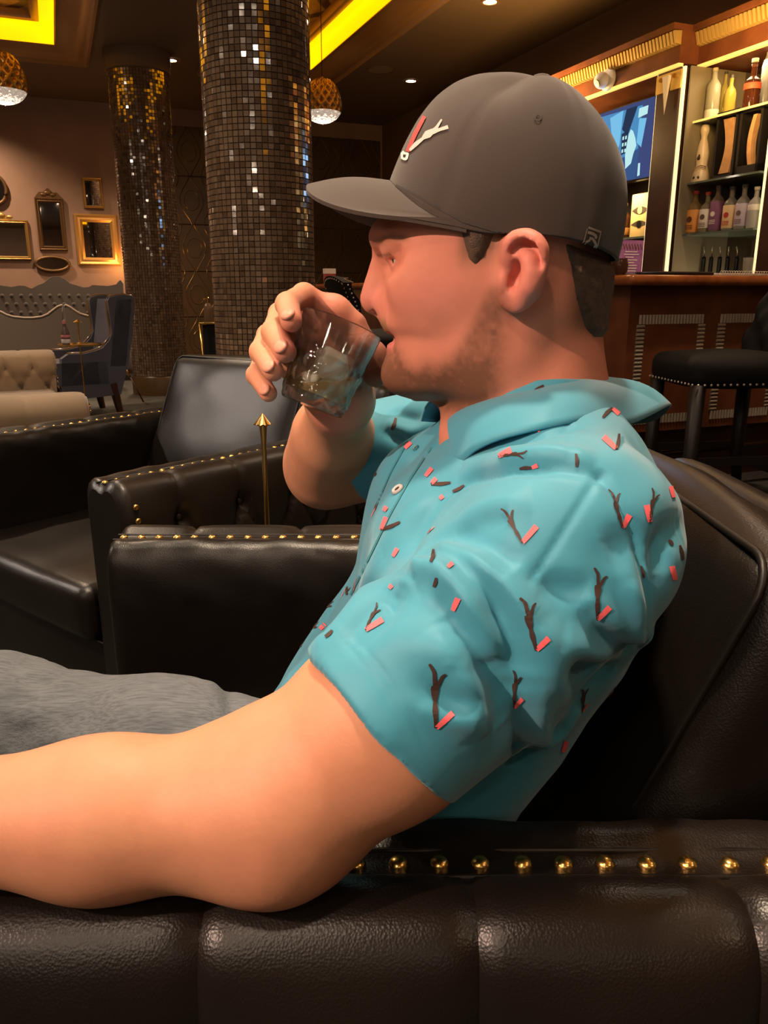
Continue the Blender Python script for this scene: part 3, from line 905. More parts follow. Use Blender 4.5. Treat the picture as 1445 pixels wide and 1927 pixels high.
# eyes
EYEW = mat('eye_white', (.42, .35, .31), 0.2); EYED = mat('eye_iris', (.035, .022, .015), 0.08)
for s in (1, -1):
    c = hw((H(772, 490)[0], s * .0335, H(772, 490)[2]))
    look = Vector(HB @ A_((1, .10, -.03))).normalized()
    F3 = frame_of(look).to_4x4(); F3.translation = c
    mb = MB(); mb.lathe([(.0118 * math.sin(t), .0118 * math.cos(t)) for t in np.linspace(math.pi - .01, .62, 12)], 24, M=F3, cap1=False)
    mb.m = 1; mb.lathe([(.0118 * math.sin(t), .0118 * math.cos(t)) for t in np.linspace(.62, .01, 5)], 24, M=F3, cap0=False)
    mb.obj('eye', [EYEW, EYED], man, 180)
# finger nails
NAIL = mat('finger_nail', (.58, .26, .18), 0.42, spec=0.35)
for k, c in FING.items():
    ax = Vector(c[3] - c[2]).normalized(); cen = Vector(c[3])
    n = (CAM - cen).normalized(); n = (n - ax * n.dot(ax)).normalized()
    out = (n * .80 + Vector((-.55, 0, .20)) * .45); out = (out - ax * out.dot(ax)).normalized()
    r = FRAD[k][3]
    sd = ax.cross(out)
    M = Matrix((sd, ax, out)).transposed().to_4x4(); M.translation = cen + out * (r * .72) + ax * .001
    mb = MB(); mb.sphere((0, 0, 0), 1, 16, 10, (r * .72, r * .98, r * .36), M)
    mb.obj('fingernail', NAIL, man, 180)
# ------------------------------------------------------------------ hair: short, brown, below the cap
def poly_sd(px, py, poly):
    poly = np.array(poly, float); n = len(poly); d = np.full(len(px), 1e9); ins = np.zeros(len(px), bool)
    for i in range(n):
        a, b = poly[i], poly[(i + 1) % n]
        e = b - a; wx, wy = px - a[0], py - a[1]
        t = np.clip((wx * e[0] + wy * e[1]) / (e @ e), 0, 1)
        d = np.minimum(d, np.hypot(wx - e[0] * t, wy - e[1] * t))
        cnd = (a[1] > py) != (b[1] > py)
        with np.errstate(divide='ignore', invalid='ignore'):
            xi = (b[0] - a[0]) * (py - a[1]) / (b[1] - a[1]) + a[0]
        ins ^= cnd & (px < xi)
    return np.where(ins, -d, d)
SIDE = [(864, 416), (870, 455), (882, 496), (897, 510), (914, 492), (928, 456), (944, 442), (944, 424), (900, 416)]
BACK = [(1036, 462), (1038, 470), (1052, 510), (1064, 560), (1085, 612), (1105, 632), (1190, 640), (1200, 500), (1160, 494), (1100, 482)]
_s = (hp(760, 560)[0] - hp(960, 560)[0]) / 200.0
_zt = np.array([hp(900, y)[2] for y in range(100, 900, 10)])
def f_hair(p, c, r):
    q = to_head(p)
    px = 960 - q[:, 0] / _s * (1 - 0 * q[:, 1]); py = np.interp(-q[:, 2], -_zt, np.arange(100, 900, 10))
    reg = np.minimum(poly_sd(px, py, SIDE), poly_sd(px, py, BACK)) / 2300.0
    if c is None: return np.maximum(head_base(q) - .003, reg)
    qq = q * A_((90, 90, 26)); nz = vnoise(qq * 12, 1.0, 5) * .0010
    thick = .0042 + nz
    b = smin(head_base(q), neck(p), .018)
    th_ = thick * sstep(.0, .009, -reg) - .0004
    return np.maximum(b - th_, reg)
V, F = surface(f_hair, OHn - .17, OHn + .17, .0018)
N = vnormals(V, F)
HAIRM = mat('brown_hair', (.085, .043, .022), 0.6, bump=('noise', 900, 0.8, 0.001), var=(.05, .025, .013), var_scale=160, sheen=.1)
np_obj('hair', V, F, HAIRM, man)

# ------------------------------------------------------------------ cap
CAPM = mat('charcoal_cap_cloth', (.037, .0250, .0172), 0.85, sheen=0.22, bump=('noise', 900, 0.15, 0.0005))
cap = empty('cap'); cap.parent = man
cap.matrix_parent_inverse = Matrix.Translation(man.location).inverted()
def spline(pts, n):
    pts = np.array(pts, float); d = np.r_[0, np.cumsum(np.linalg.norm(np.diff(pts, axis=0), axis=1))]
    t = np.linspace(0, d[-1], n); o = np.column_stack([np.interp(t, d, pts[:, i]) for i in range(pts.shape[1])])
    for _ in range(3): o[1:-1] = (o[:-2] + 2 * o[1:-1] + o[2:]) / 4
    return o
NR, NA = 40, 96
FRONT = spline([hp(*a) for a in ((735, 343), (745, 316), (764, 271), (788, 227), (818, 188), (858, 158), (900, 144), (960, 141), (1016, 148))], NR)
REAR = spline([hp(*a) for a in ((1160, 492), (1172, 440), (1178, 385), (1174, 330), (1160, 284), (1134, 236), (1100, 196), (1062, 166), (1018, 148))], NR)
SIDEZ0 = hp(930, 441, .078)[2]
def cap_pt(u, v, off=0.0):
    ph = 2 * math.pi * u; c, s = math.cos(ph), math.sin(ph)
    i = v * (NR - 1); k = min(int(i), NR - 2); f = i - k
    Fp = FRONT[k] * (1 - f) + FRONT[k + 1] * f; Bp = REAR[k] * (1 - f) + REAR[k + 1] * f
    top = FRONT[-1]
    th = v * math.pi / 2
    ys = .0835 * max(0.0, math.cos(th)) ** .62
    xm = (1 - v) * .005 + v * top[0]
    zs = SIDEZ0 + (top[2] - .002 - SIDEZ0) * (math.sin(th) ** 1.25)
    E = Fp if c > 0 else Bp
    e = 2.25
    cc = abs(c) ** (2 / e) * (1 if c > 0 else -1); ss = abs(s) ** (2 / e) * (1 if s > 0 else -1)
    w = c * c
    x = xm + abs(cc) * (E[0] - xm)
    z = zs * (1 - w) + E[2] * w
    y = ss * ys
    # six panels: shallow seam grooves, and a soft dent in front of the top button
    for a in (0, 60, 120, 180, 240, 300):
        dd = abs((math.degrees(ph) - a + 180) % 360 - 180)
        g = math.exp(-(dd / 1.6) ** 2) * .0010 * (1 - v) ** .3
        x -= g * c; y -= g * s; z -= g * v
    dent = math.exp(-((v - .74) / .16) ** 2) * math.exp(-(((math.degrees(ph) - 62 + 180) % 360 - 180) / 18) ** 2) * .0045
    y -= dent * .6 * (1 if s > 0 else -1); z -= dent
    return np.array([x, y, z])
mb = MB()
mb.grid(lambda u, v: hw(cap_pt(u, v * .999)), NA, NR * 2, closed_u=True)
nv = NR * 2
inn = [hw(cap_pt(i / NA, 0) * A_((.97, .97, 1)) + A_((0, 0, .0))) for i in range(NA)]
inn2 = [hw(cap_pt(i / NA, .12) * A_((.96, .96, 1))) for i in range(NA)]
o = len(mb.v)
mb.add(inn + inn2, [(i, (i + 1) % NA, NA + (i + 1) % NA, NA + i) for i in range(NA)])
for i in range(NA): mb.f.append([i * nv, o + i, o + (i + 1) % NA, ((i + 1) % NA) * nv]); mb.mi.append(0)
crown_ob = mb.obj('crown', CAPM, cap, 180)
CAPV, CAPF = [v.copy() for v in mb.v], [list(f) for f in mb.f]
# brim: curved sheet with thickness
TIP = hp(583, 346); CORN = hp(866, 411, .074)
def brim_pt(u, v, dz=0.0):
    s = -1 + 2 * u
    a = s * math.radians(74)
    # inner edge follows the crown's front opening
    ci = cap_pt((a / (2 * math.pi)) % 1.0, 0.004)
    xo0 = CORN[0]; L = TIP[0] - xo0
    y = .078 * abs(s) ** 1.0 * (1 if s > 0 else -1)
    yy = min(1.0, abs(y) / .078)
    x = xo0 + L * max(0.0, 1 - yy ** 2.7) ** (1 / 2.3)
    z = TIP[2] - (TIP[2] - CORN[2]) * yy ** 1.55
    ou = A_((x, y, z))
    p = ci * (1 - v) + ou * v
    p[2] += math.sin(v * math.pi) * .004 * (1 - yy)
    p[2] += dz
    return hw(p)
mb = MB()
nu, nv2 = 61, 22
for dz in (0.0, -.0028):
    mb.grid(lambda u, v: brim_pt(u, v, dz), nu, nv2)
off = nu * nv2
for i in range(nu - 1):
    a, b = i * nv2 + nv2 - 1, (i + 1) * nv2 + nv2 - 1
    mb.f.append([a, b, off + b, off + a]); mb.mi.append(0)
for j in range(nv2 - 1):
    for i in (0, nu - 1):
        a, b = i * nv2 + j, i * nv2 + j + 1
        mb.f.append([a, b, off + b, off + a]); mb.mi.append(0)
mb.obj('brim', CAPM, cap, 60)
mb = MB(); mb.sphere(hw(hp(1018, 149)), .008, 16, 8, (1, 1, .45)); mb.obj('button', CAPM, cap, 180)

# ------------------------------------------------------------------ flat prints laid on a surface
def ribbons(bvh, strokes, lift=.0006, step=3.0, local=None):
    """strokes: (points in the photograph's pixels, widths, material slot); laid on the surface they fall on"""
    mb = MB()
    for pts, wd, slot in strokes:
        pts = np.array(pts, float)
        d = np.r_[0, np.cumsum(np.linalg.norm(np.diff(pts, axis=0), axis=1))]
        n = max(3, int(d[-1] / step) + 1); t = np.linspace(0, d[-1], n)
        c = np.column_stack([np.interp(t, d, pts[:, i]) for i in (0, 1)])
        if len(pts) > 2:
            for _ in range(2): c[1:-1] = (c[:-2] + 2 * c[1:-1] + c[2:]) / 4
        w = np.interp(t, d, np.broadcast_to(np.asarray(wd, float), (len(pts),)))
        tg = np.gradient(c, axis=0); tg /= np.linalg.norm(tg, axis=1, keepdims=True) + 1e-9
        nm = np.column_stack([-tg[:, 1], tg[:, 0]])
        rows = []
        for i in range(n):
            row = []
            for s in (-.5, -.17, .17, .5):
                q = c[i] + nm[i] * w[i] * s
                if local is None:
                    h, no, _, _ = bvh.ray_cast(CAM, ray(*q).normalized())
                else:                             # true size, laid along the cloth about its own point
                    h0, n0, e1, e2, q0, m_ = local
                    w3 = h0 + (e1 * (q[0] - q0[0]) + e2 * (q[1] - q0[1])) * m_
                    h, no, _, _ = bvh.ray_cast(w3 + n0 * .02, -n0, .06)
                if h is None: row = None; break
                if no.dot((CAM - h) if local is None else local[1]) < 0: no = -no
                row.append(h + no * lift)
            rows.append(row)
        mb.m = slot
        for i in range(n - 1):
            a, b = rows[i], rows[i + 1]
            if a is None or b is None: continue
            if max((a[k] - b[k]).length for k in range(4)) > (.012 if local is None else .02): continue
            mb.add(a + b, [(k, k + 1, 5 + k, 4 + k) for k in range(3)])
    return mb
cbvh = BVHTree.FromPolygons(CAPV, CAPF)
THR_RED = mat('red_thread', (.55, .035, .03), 0.6, bump=('wave', 900, .5, .0006)); THR_PINK = mat('pale_pink_thread', (.62, .45, .40), 0.6)
THR_WHITE = mat('white_thread', (.75, .68, .58), 0.6); EMB = mat('silver_emblem', (.50, .42, .36), 0.35, metal=.5)
mb = ribbons(cbvh, [([(768, 286), (782, 254), (800, 220)], [7, 8, 7], 0), ([(772, 284), (784, 272), (800, 259)], [5, 8, 5], 1),
                    ([(797, 261), (806, 254), (816, 247)], [6, 15, 9], 1), ([(812, 250), (822, 242), (832, 226)], [8, 6, 3], 1), ([(815, 250), (828, 245), (844, 240)], [8, 6, 7], 1),
                    ([(757, 291), (762, 286)], [5, 5], 2), ([(759, 299), (766, 301), (769, 289)], [4, 5, 4], 2), ([(758, 300), (758, 290)], [4, 4], 2), ([(757, 289), (769, 290)], [4, 4], 2)], .0008, 2.0)
mb.obj('logo_embroidery', [THR_RED, THR_PINK, THR_WHITE], cap, 180)
mb = ribbons(cbvh, [([(1105, 428), (1129, 437)], [4, 4], 0), ([(1095, 462), (1120, 470)], [4, 4], 0), ([(1103, 430), (1095, 461)], [2, 2], 0), ([(1128, 438), (1121, 468)], [2, 2], 0),
                    ([(1104, 437), (1114, 440), (1120, 445), (1118, 449)], [5, 6, 5, 4], 0), ([(1110, 446), (1108, 452), (1100, 456)], [5, 4, 4], 0), ([(1111, 447), (1117, 455), (1120, 463)], [4, 5, 4], 0)], .0012, 2.0)
mb.obj('side_emblem', EMB, cap, 180)
mb = ribbons(cbvh, [([(1012 + 6 * math.cos(t), 222 + 6 * math.sin(t)) for t in np.linspace(0, 6.28, 14)], 3, 0)], .0008, 2.0)
mb.obj('eyelet', CAPM, cap, 180)
mb = ribbons(cbvh, [([(x, y + 4) for x, y in ((738, 342), (780, 362), (830, 390), (872, 413), (950, 436), (1030, 459), (1100, 480), (1158, 492))], 5, 0)], .0006, 4.0)
mb.obj('sweatband_edge', mat('cap_edge', (.035, .028, .024), .85), cap, 180)
# ------------------------------------------------------------------ polo shirt
TORSO = [(1.035, .088, .160, .060), (1.005, .066, .180, .092), (.975, .044, .203, .140), (.94, .019, .208, .166), (.90, -.004, .216, .174), (.86, -.024, .217, .176), (.82, -.048, .206, .172), (.78, -.074, .184, .168),
         (.74, -.098, .165, .168), (.70, -.118, .135, .168), (.66, -.138, .115, .170), (.60, -.135, .08, .166), (.565, -.13, .07, .160)]
_tz2 = np.array([t[0] for t in TORSO])[::-1]; _tf = np.array([t[1] for t in TORSO])[::-1]; _tb = np.array([t[2] for t in TORSO])[::-1]; _tw = np.array([t[3] for t in TORSO])[::-1]
def torso(p):
    x, y, z = p[:, 0], p[:, 1] - YS, p[:, 2]
    xf = np.interp(z, _tz2, _tf); xb = np.interp(z, _tz2, _tb); w = np.interp(z, _tz2, _tw)
    xc = xf * .46 + xb * .54; a = np.where(x < xc, xc - xf, xb - xc)
    rho = ((np.abs(x - xc) / a) ** 2.3 + (np.abs(y) / w) ** 2.3) ** (1 / 2.3)
    rad = np.hypot(x - xc, y)
    d = (rho - 1) * np.where(rho > .3, rad / np.maximum(rho, .3), np.minimum(a, w)) * .88
    return np.maximum(d, np.maximum(.570 - z, z - 1.03))
HEM_L = A_(P(717, 1359, .440)); AX_L = (HEM_L - SL) / np.linalg.norm(HEM_L - SL)
HEM_R = A_(P(706, 852, .955)); AX_R = (HEM_R - SR_) / np.linalg.norm(HEM_R - SR_)
def f_shirt(p, c, r):
    d = torso(p)
    d = smin(d, rcone(p, A_((.130, .60, .975)), SL + A_((-.006, .010, -.004)), .050, .057), .05)
    d = smin(d, rcone(p, A_((.130, .72, .975)), SR_ + A_((0, -.012, -.004)), .050, .064), .05)
    d = smin(d, ellip(p, A_((.150, .565, .915)), (.042, .060, .080)), .045)             # shoulder blades
    d = smin(d, ellip(p, A_((.150, .755, .915)), (.042, .060, .080)), .045)
    d = smin(d, ellip(p, A_((.030, .585, .905)), (.040, .070, .055)), .05)            # chest
    d = smin(d, ellip(p, A_((.030, .735, .905)), (.040, .070, .055)), .05)
    for S, E, X, s in ((SL, HEM_L, AX_L, 1), (SR_, HEM_R, AX_R, -1)):
        e = rcone(p, S, E + X * .03, .0605, .0658)
        if s == 1: e = smin(e, ellip(p, A_((.055, .475, .862)), (.060, .05, .070)), .03)   # cloth hanging under the upper arm
        e = smax(e, (p - E) @ X, .003)
        e = np.maximum(e, -np.maximum(rcone(p, S, E + X * .1, .0595, .0595), -((p - E) @ X) - .022))
        d = smin(d, e, .040 if s == 1 else .022)
    # open neck: a hole for the throat and the V of the placket
    d = smax(d, -rcone(p, NK1 + A_((.0, 0, .10)), NK1 + A_((-.002, 0, .004)), .066, .060), .006)
    d = smax(d, -rcone(p, A_(P(846, 770, .655)), A_(P(812, 845, .655)), .026, .006), .01)
    return d
V, F = surface(f_shirt, (-.17, .35, .55), (.33, 1.10, 1.06), .0023)
V = smooth(V, F, 2)
N = vnormals(V, F)
# seams and folds, placed by the lines they follow on the cloth
bv = BVHTree.FromPolygons([Vector(v) for v in V], [list(map(int, f)) for f in F])
FOLDS = [  # photograph line, width (m), height (m, + ridge / - groove)
    ([(1128, 893), (1085, 960), (1040, 1030), (1000, 1092)], .0016, -.0014),           # sleeve seam
    ([(1128, 893), (1165, 945), (1207, 1012), (1216, 1120), (1200, 1232)], .0020, -.0024),
    ([(1010, 1098), (1060, 1112), (1110, 1115)], .006, -.004),
    ([(1128, 893), (1050, 878), (960, 882), (880, 905), (840, 935)], .0040, -.0040),      # shoulder fold
    ([(1120, 872), (1040, 855), (950, 862), (870, 885)], .008, .0045),
    ([(1090, 797), (1000, 822), (930, 852)], .006, -.0045),
    ([(1066, 795), (1068, 830), (1075, 868)], .0014, -.0010),
    # armpit folds
    ([(742, 1120), (780, 1072), (830, 1068), (880, 1110), (905, 1180), (920, 1250)], .0085, .0085),
    ([(752, 1095), (800, 1046), (860, 1060), (920, 1120), (960, 1190), (985, 1270)], .0060, -.0085),
    ([(770, 1060), (830, 1030), (900, 1062), (965, 1130), (1010, 1230), (1040, 1330)], .0085, .0075),
    ([(800, 1030), (850, 1010), (910, 1030), (970, 1075)], .006, -.0050),
    ([(840, 1155), (885, 1205), (930, 1290), (945, 1370)], .0065, -.0070),
    ([(820, 1178), (860, 1230), (900, 1310), (905, 1390)], .0090, .0050),
    ([(985, 1290), (1005, 1350), (1010, 1390), (1050, 1370), (1090, 1330)], .007, .0060),
    ([(965, 1270), (985, 1330), (990, 1400), (965, 1450)], .006, -.006),
    ([(860, 985), (920, 960), (1000, 945)], .009, .0030),
    ([(850, 1005), (900, 985), (960, 975)], .007, -.0035),
    # back wrinkles
    ([(1090, 1110), (1130, 1160), (1180, 1200), (1222, 1196)], .0060, .0055),
    ([(1100, 1140), (1140, 1190), (1190, 1225)], .0050, -.0050),
    ([(1050, 1190), (1100, 1220), (1150, 1235)], .0060, .0045),
    ([(1180, 1090), (1195, 1140), (1205, 1190)], .0050, .0045),
    ([(1060, 1250), (1110, 1272), (1160, 1262)], .0060, -.0045),
    ([(1020, 1165), (1050, 1230), (1060, 1300), (1050, 1360)], .007, .004),
    ([(1240, 1080), (1255, 1010), (1288, 985)], .007, -.0050),
    ([(1140, 1040), (1180, 1025), (1230, 1040)], .009, -.0035),
    # sleeve wrinkles
    ([(800, 1300), (850, 1325), (905, 1320)], .005, -.0035), ([(790, 1320), (850, 1345), (900, 1345)], .006, .003),
    ([(720, 1180), (790, 1215), (850, 1260)], .010, .0025),
    ([(650, 1205), (700, 1270), (750, 1350), (790, 1430), (812, 1490)], .0013, -.0010),
    ([(668, 1198), (720, 1265), (768, 1345), (808, 1425), (830, 1485)], .0013, -.0010),
    # front folds towards the lap
    ([(735, 1060), (700, 1110), (650, 1180), (600, 1245)], .010, .0045),
    ([(760, 1100), (720, 1150), (660, 1210)], .008, -.0050),
    ([(835, 935), (790, 1000), (750, 1080)], .006, -.0030), ([(805, 930), (740, 1010), (690, 1090)], .010, .0035),
    ([(700, 1020), (640, 1110), (580, 1210)], .010, -.003), ([(620, 1200), (560, 1270), (510, 1320)], .008, .003),
    ([(735, 800), (780, 815), (815, 800)], .006, .003), ([(720, 812), (770, 835)], .005, -.003), ([(745, 780), (790, 790)], .005, -.003),
]
D = np.zeros(len(V))
for line, wd, hgt in FOLDS:
    line = np.array(line, float); dd = np.r_[0, np.cumsum(np.linalg.norm(np.diff(line, axis=0), axis=1))]
    t = np.linspace(0, dd[-1], max(6, int(dd[-1] / 5)))
    c = np.column_stack([np.interp(t, dd, line[:, i]) for i in (0, 1)])
    for _ in range(6): c[1:-1] = (c[:-2] + 2 * c[1:-1] + c[2:]) / 4
    pts = []
    for i, q in enumerate(c):
        h, no, _, _ = bv.ray_cast(CAM, ray(*q).normalized())
        if h is not None: pts.append((*h, math.sin(math.pi * min(1, max(0, (i + .7) / len(c)))) ** .5))
    if len(pts) < 2: continue
    pts = np.array(pts)
    lo, hi = pts[:, :3].min(0) - wd * 3, pts[:, :3].max(0) + wd * 3
    sel = np.where(((V > lo) & (V < hi)).all(1))[0]
    d2 = ((V[sel, None, :] - pts[None, :, :3]) ** 2).sum(2)
    k = d2.argmin(1); fade = pts[k, 3] if wd > .0025 else 1.0
    D[sel] += (1.7 if wd > .0025 else 1.3) * hgt * fade * np.exp(-d2[np.arange(len(sel)), k] / (2 * wd ** 2))
# small unplanned creases everywhere, stretched along the pull of the cloth
q = V @ np.column_stack([A_((.8, .1, .6)), A_((-.2, 1, .1)), A_((-.6, -.1, .8))])
D += vnoise(q * A_((22, 30, 60)), 1.0, 9) * .0011 + vnoise(V, 26, 4) * .0016
_hd = np.abs((V - HEM_L) @ AX_L); _hr = np.linalg.norm(V - HEM_L, axis=1)
D = np.where((_hd < .05) & (_hr < .12), np.maximum(D, -.0008 - .05 * np.maximum(0, _hd - .03)), D)
V = V + N * D[:, None]
V = smooth(V, F, 1, .4)
SHIRT = mat('teal_polo_cloth', (.046, .265, .37), 0.55, spec=0.35, sheen=0.25, bump=('noise', 1400, 0.10, 0.0004))
shirt = np_obj('polo_shirt', V, F, SHIRT, man)
# collar: fold line round the neck, outer edge falling from it
FOLD = [(846, 778, .660), (858, 771, .640), (895, 758, .615), (945, 744, .600), (1000, 731, .597), (1041, 720, .600), (1090, 709, .618), (1120, 706, .645), (1130, 712, .680), (1105, 722, .712), (1040, 735, .728), (950, 750, .722), (885, 752, .700), (848, 748, .672)]
EDGE = [(858, 872, .572), (870, 870, .562), (895, 848, .548), (935, 829, .538), (985, 815, .530), (1040, 803, .530), (1105, 793, .545), (1185, 798, .590), (1262, 762, .665), (1215, 795, .745), (1060, 800, .790), (930, 800, .785), (840, 795, .750), (792, 792, .715)]
FO = np.array([P(*a) for a in FOLD]); ED = np.array([P(*a) for a in EDGE])
def curve(pts, n, it=4):
    d = np.linspace(0, len(pts) - 1, n); i = np.clip(d.astype(int), 0, len(pts) - 2); f = (d - i)[:, None]
    g = lambda k: pts[np.clip(k, 0, len(pts) - 1)]
    p0, p1, p2, p3 = g(i - 1), g(i), g(i + 1), g(i + 2)
    return .5 * (2 * p1 + (p2 - p0) * f + (2 * p0 - 5 * p1 + 4 * p2 - p3) * f ** 2 + (3 * p1 - p0 - 3 * p2 + p3) * f ** 3)
nU, nW = 90, 14
FOc, EDc = curve(FO, nU), curve(ED, nU)
mb = MB(); rows = []
for i in range(nU):
    row = []
    cen = A_(NK1) * .5 + A_(NK0) * .5
    for j in range(nW):                           # band inside, over the fold, down to the edge
        v = j / (nW - 1)
        if v < .28:
            w = v / .28; inner = FOc[i] + A_((0, 0, -.028))
            p = inner * (1 - w) + FOc[i] * w
        else:
            w = (v - .28) / .72
            p = FOc[i] * (1 - w) + EDc[i] * w
            out = EDc[i] - cen; out[2] = 0; out /= np.linalg.norm(out)
            p = p + out * math.sin(math.pi * w) * .006 + A_((0, 0, 1)) * math.sin(math.pi * w) * .006
        row.append(p)
    rows.append(row)
mb.add([Vector(p) for r in rows for p in r], [(i * nW + j, (i + 1) * nW + j, (i + 1) * nW + j + 1, i * nW + j + 1) for i in range(nU - 1) for j in range(nW - 1)])
CV, CF = list(mb.v), list(mb.f)
col = mb.obj('collar', SHIRT, shirt, 180)
md = col.modifiers.new('thick', 'SOLIDIFY'); md.thickness = .0018; md.offset = 0
# prints: a dark diver and a coral board
PRINT_D = mat('dark_print', (.045, .022, .018), 0.6); PRINT_C = mat('coral_print', (.88, .14, .16), 0.6)
off = len(V)
bvs = BVHTree.FromPolygons([Vector(v) for v in V] + CV, [list(map(int, f)) for f in F] + [[i + off for i in f] for f in CF])
def c1(x, y): return (450 + x / 1.661, 680 + y / 1.661)
DIV = [((615, 1145), (605, 945), (668, 1100)), ((396, 842), (434, 757), (450, 808)), ((885, 568), (825, 458), (930, 516)), ((1196, 520), (1160, 400), (1220, 480)),
       ((1120, 806), (1116, 645), (1156, 768)), ((930, 902), (885, 738), (966, 865)), ((1282, 504), (1293, 398), (1271, 450)), ((1070, 1100), (1076, 975), (1094, 1070)),
       ((858, 1082), (862, 965), (886, 1052)), ((1178, 276), (1186, 228), (1138, 238)), ((1055, 330), (1053, 290), None), ((906, 195), (884, 230), (942, 218)),
       ((740, 140), None, (745, 165)), ((697, 150), (664, 206), None), ((952, 78), (913, 106), None), ((1165, 148), (1135, 178), (1186, 166)), ((812, 297), (902, 284), (852, 278)),
       ((915, 333), (878, 336), (934, 325)), ((600, 385), (662, 380), (617, 368)), ((582, 362), None, (603, 336)), ((668, 408), (705, 388), None), ((518, 274), None, (537, 254)),
       ((478, 214), (490, 178), None), ((453, 470), None, (462, 455)), ((626, 432), None, (638, 422)), ((445, 527), (504, 503), (461, 488)), ((590, 540), (606, 515), (620, 530)), ((600, 628), (610, 588), None),
       ((650, 646), None, (666, 632)), ((482, 612), None, (496, 586)), ((338, 624), (370, 602), None), ((360, 720), (408, 698), (378, 682)), ((610, 705), (618, 676), None),
       ((668, 780), None, (686, 740)), ((255, 722), (275, 728), None), ((250, 842), None, (270, 822)), ((270, 862), (292, 842), None), ((140, 922), (164, 926), None), ((95, 1026), None, (116, 1010)),
       ((1361, 684), None, (1350, 640)), ((1384, 620), (1374, 576), None), ((1356, 428), None, (1346, 392)), ((1010, 1222), None, (1022, 1186)), ((1352, 575), (1340, 560), None),
       ((1262, 675), (1254, 640), None), ((470, 712), None, (480, 700)), ((1150, 1050), (1165, 985), (1172, 1030))]
def local_frame(h, n):
    d = (h - CAM).normalized()
    zc_ = (h.y) * CP - (h.z - CAMZ) * SP
    ex, ey = Vector((1, 0, 0)), Vector((0, -SP, -CP))     # the picture's right and down, leaned onto the cloth
    e1 = (ex - n * ex.dot(n))
    if e1.length < .3: e1 = Vector((0, 1, 0)) - n * n.y
    e1.normalize(); e2 = e1.cross(n)
    if e2.dot(ey) < 0: e2 = -e2
    return e1, e2, max(zc_, .5) / FPX
HID = random.Random(5)
for eye, num in ((Vector((-1.3, .45, 1.15)), 15), (Vector((1.3, 1.0, 1.2)), 10), (Vector((-.4, 2.0, 1.3)), 8)):
    for _ in range(num):                              # the same prints on the sides turned away from us
        tgt = Vector((HID.uniform(-.10, .18), HID.uniform(.52, .86), HID.uniform(.66, .98)))
        h, no, _i, _d = bvs.ray_cast(eye, (tgt - eye).normalized())
        if h is None: continue
        if no.dot(eye - h) < 0: no = -no
        if no.dot((CAM - h).normalized()) > .12 or h.z < .62: continue
        e1, e2, m_ = local_frame(h, no); m_ = .00038
        s_ = HID.choice((-1, 1))
        mb = ribbons(bvs, [([(0, 0), (-3, -12), (-5, -26), (-6, -38), (-8, -52), (-9, -60)], [6, 7, 11, 7, 12, 14], 0), ([(-9, -58), (-12, -74), (-9, -92)], [8, 7, 4], 0), ([(-9, -58), (0, -72), (6, -78)], [8, 6, 4], 0), ([(1, 0), (s_ * 14, -12), (s_ * 28, -24)], [8, 10, 10], 1)],
                     .0007, 3.0, (h, no, e1, e2, (0, 0), m_))
        if mb.f: mb.obj('diver_print', [PRINT_D, PRINT_C], shirt, 180)
for Bq, Dq, Kq in DIV:
    st = []
    B0 = np.array(c1(*Bq))
    if Dq is not None:
        D0 = np.array(c1(*Dq)); L = np.linalg.norm(D0 - B0); u = (D0 - B0) / L; n = np.array([-u[1], u[0]])
        s = L / 120.0
        w = max(3.5, 9 * s)
        if L > 45:
            at = lambda a, b: tuple(B0 + u * L * a + n * L * b)
            st.append(([at(0, 0), at(.14, .0), at(.27, 0), at(.40, 0), at(.48, 0), at(.60, .01), at(.66, .015)], [w * .7, w * .8, w * 1.25, w * .75, w * 1.3, w * 1.8, w * 1.5], 0))
            st.append(([at(.58, .02), at(.74, .02), at(.88, .02), at(1.0, -.05)], [w, w * .85, w * .8, w * .5], 0))
            st.append(([at(.58, .0), at(.72, .10), at(.80, .14), at(.83, .20)], [w, w * .75, w * .65, w * .4], 0))
        else:
            st.append(([tuple(B0), tuple((B0 + D0) / 2 + n * 1.5), tuple(D0)], [w * .9 + 2, w * 1.5 + 2, w * .7 + 1.5], 0))
    if Kq is not None:
        K0 = np.array(c1(*Kq)); L2 = np.linalg.norm(K0 - B0); u2 = (K0 - B0) / L2
        big = 10.5 if L2 > 26 else 8.0
        st.append(([tuple(B0 + u2 * 1), tuple(B0 + u2 * L2 * .5), tuple(K0)], [big * .8, big, big * 1.05], 1))
    h, no, _i, _d = bvs.ray_cast(CAM, ray(*B0).normalized())
    loc_ = None
    if h is not None:
        if no.dot(CAM - h) < 0: no = -no
        if no.dot((CAM - h).normalized()) < .17:
            e1, e2, m_ = local_frame(h, no); loc_ = (h, no, e1, e2, tuple(B0), m_)
    mb = ribbons(bvs, st, .0007, 2.5, loc_)
    if mb.f: mb.obj('diver_print', [PRINT_D, PRINT_C], shirt, 180)
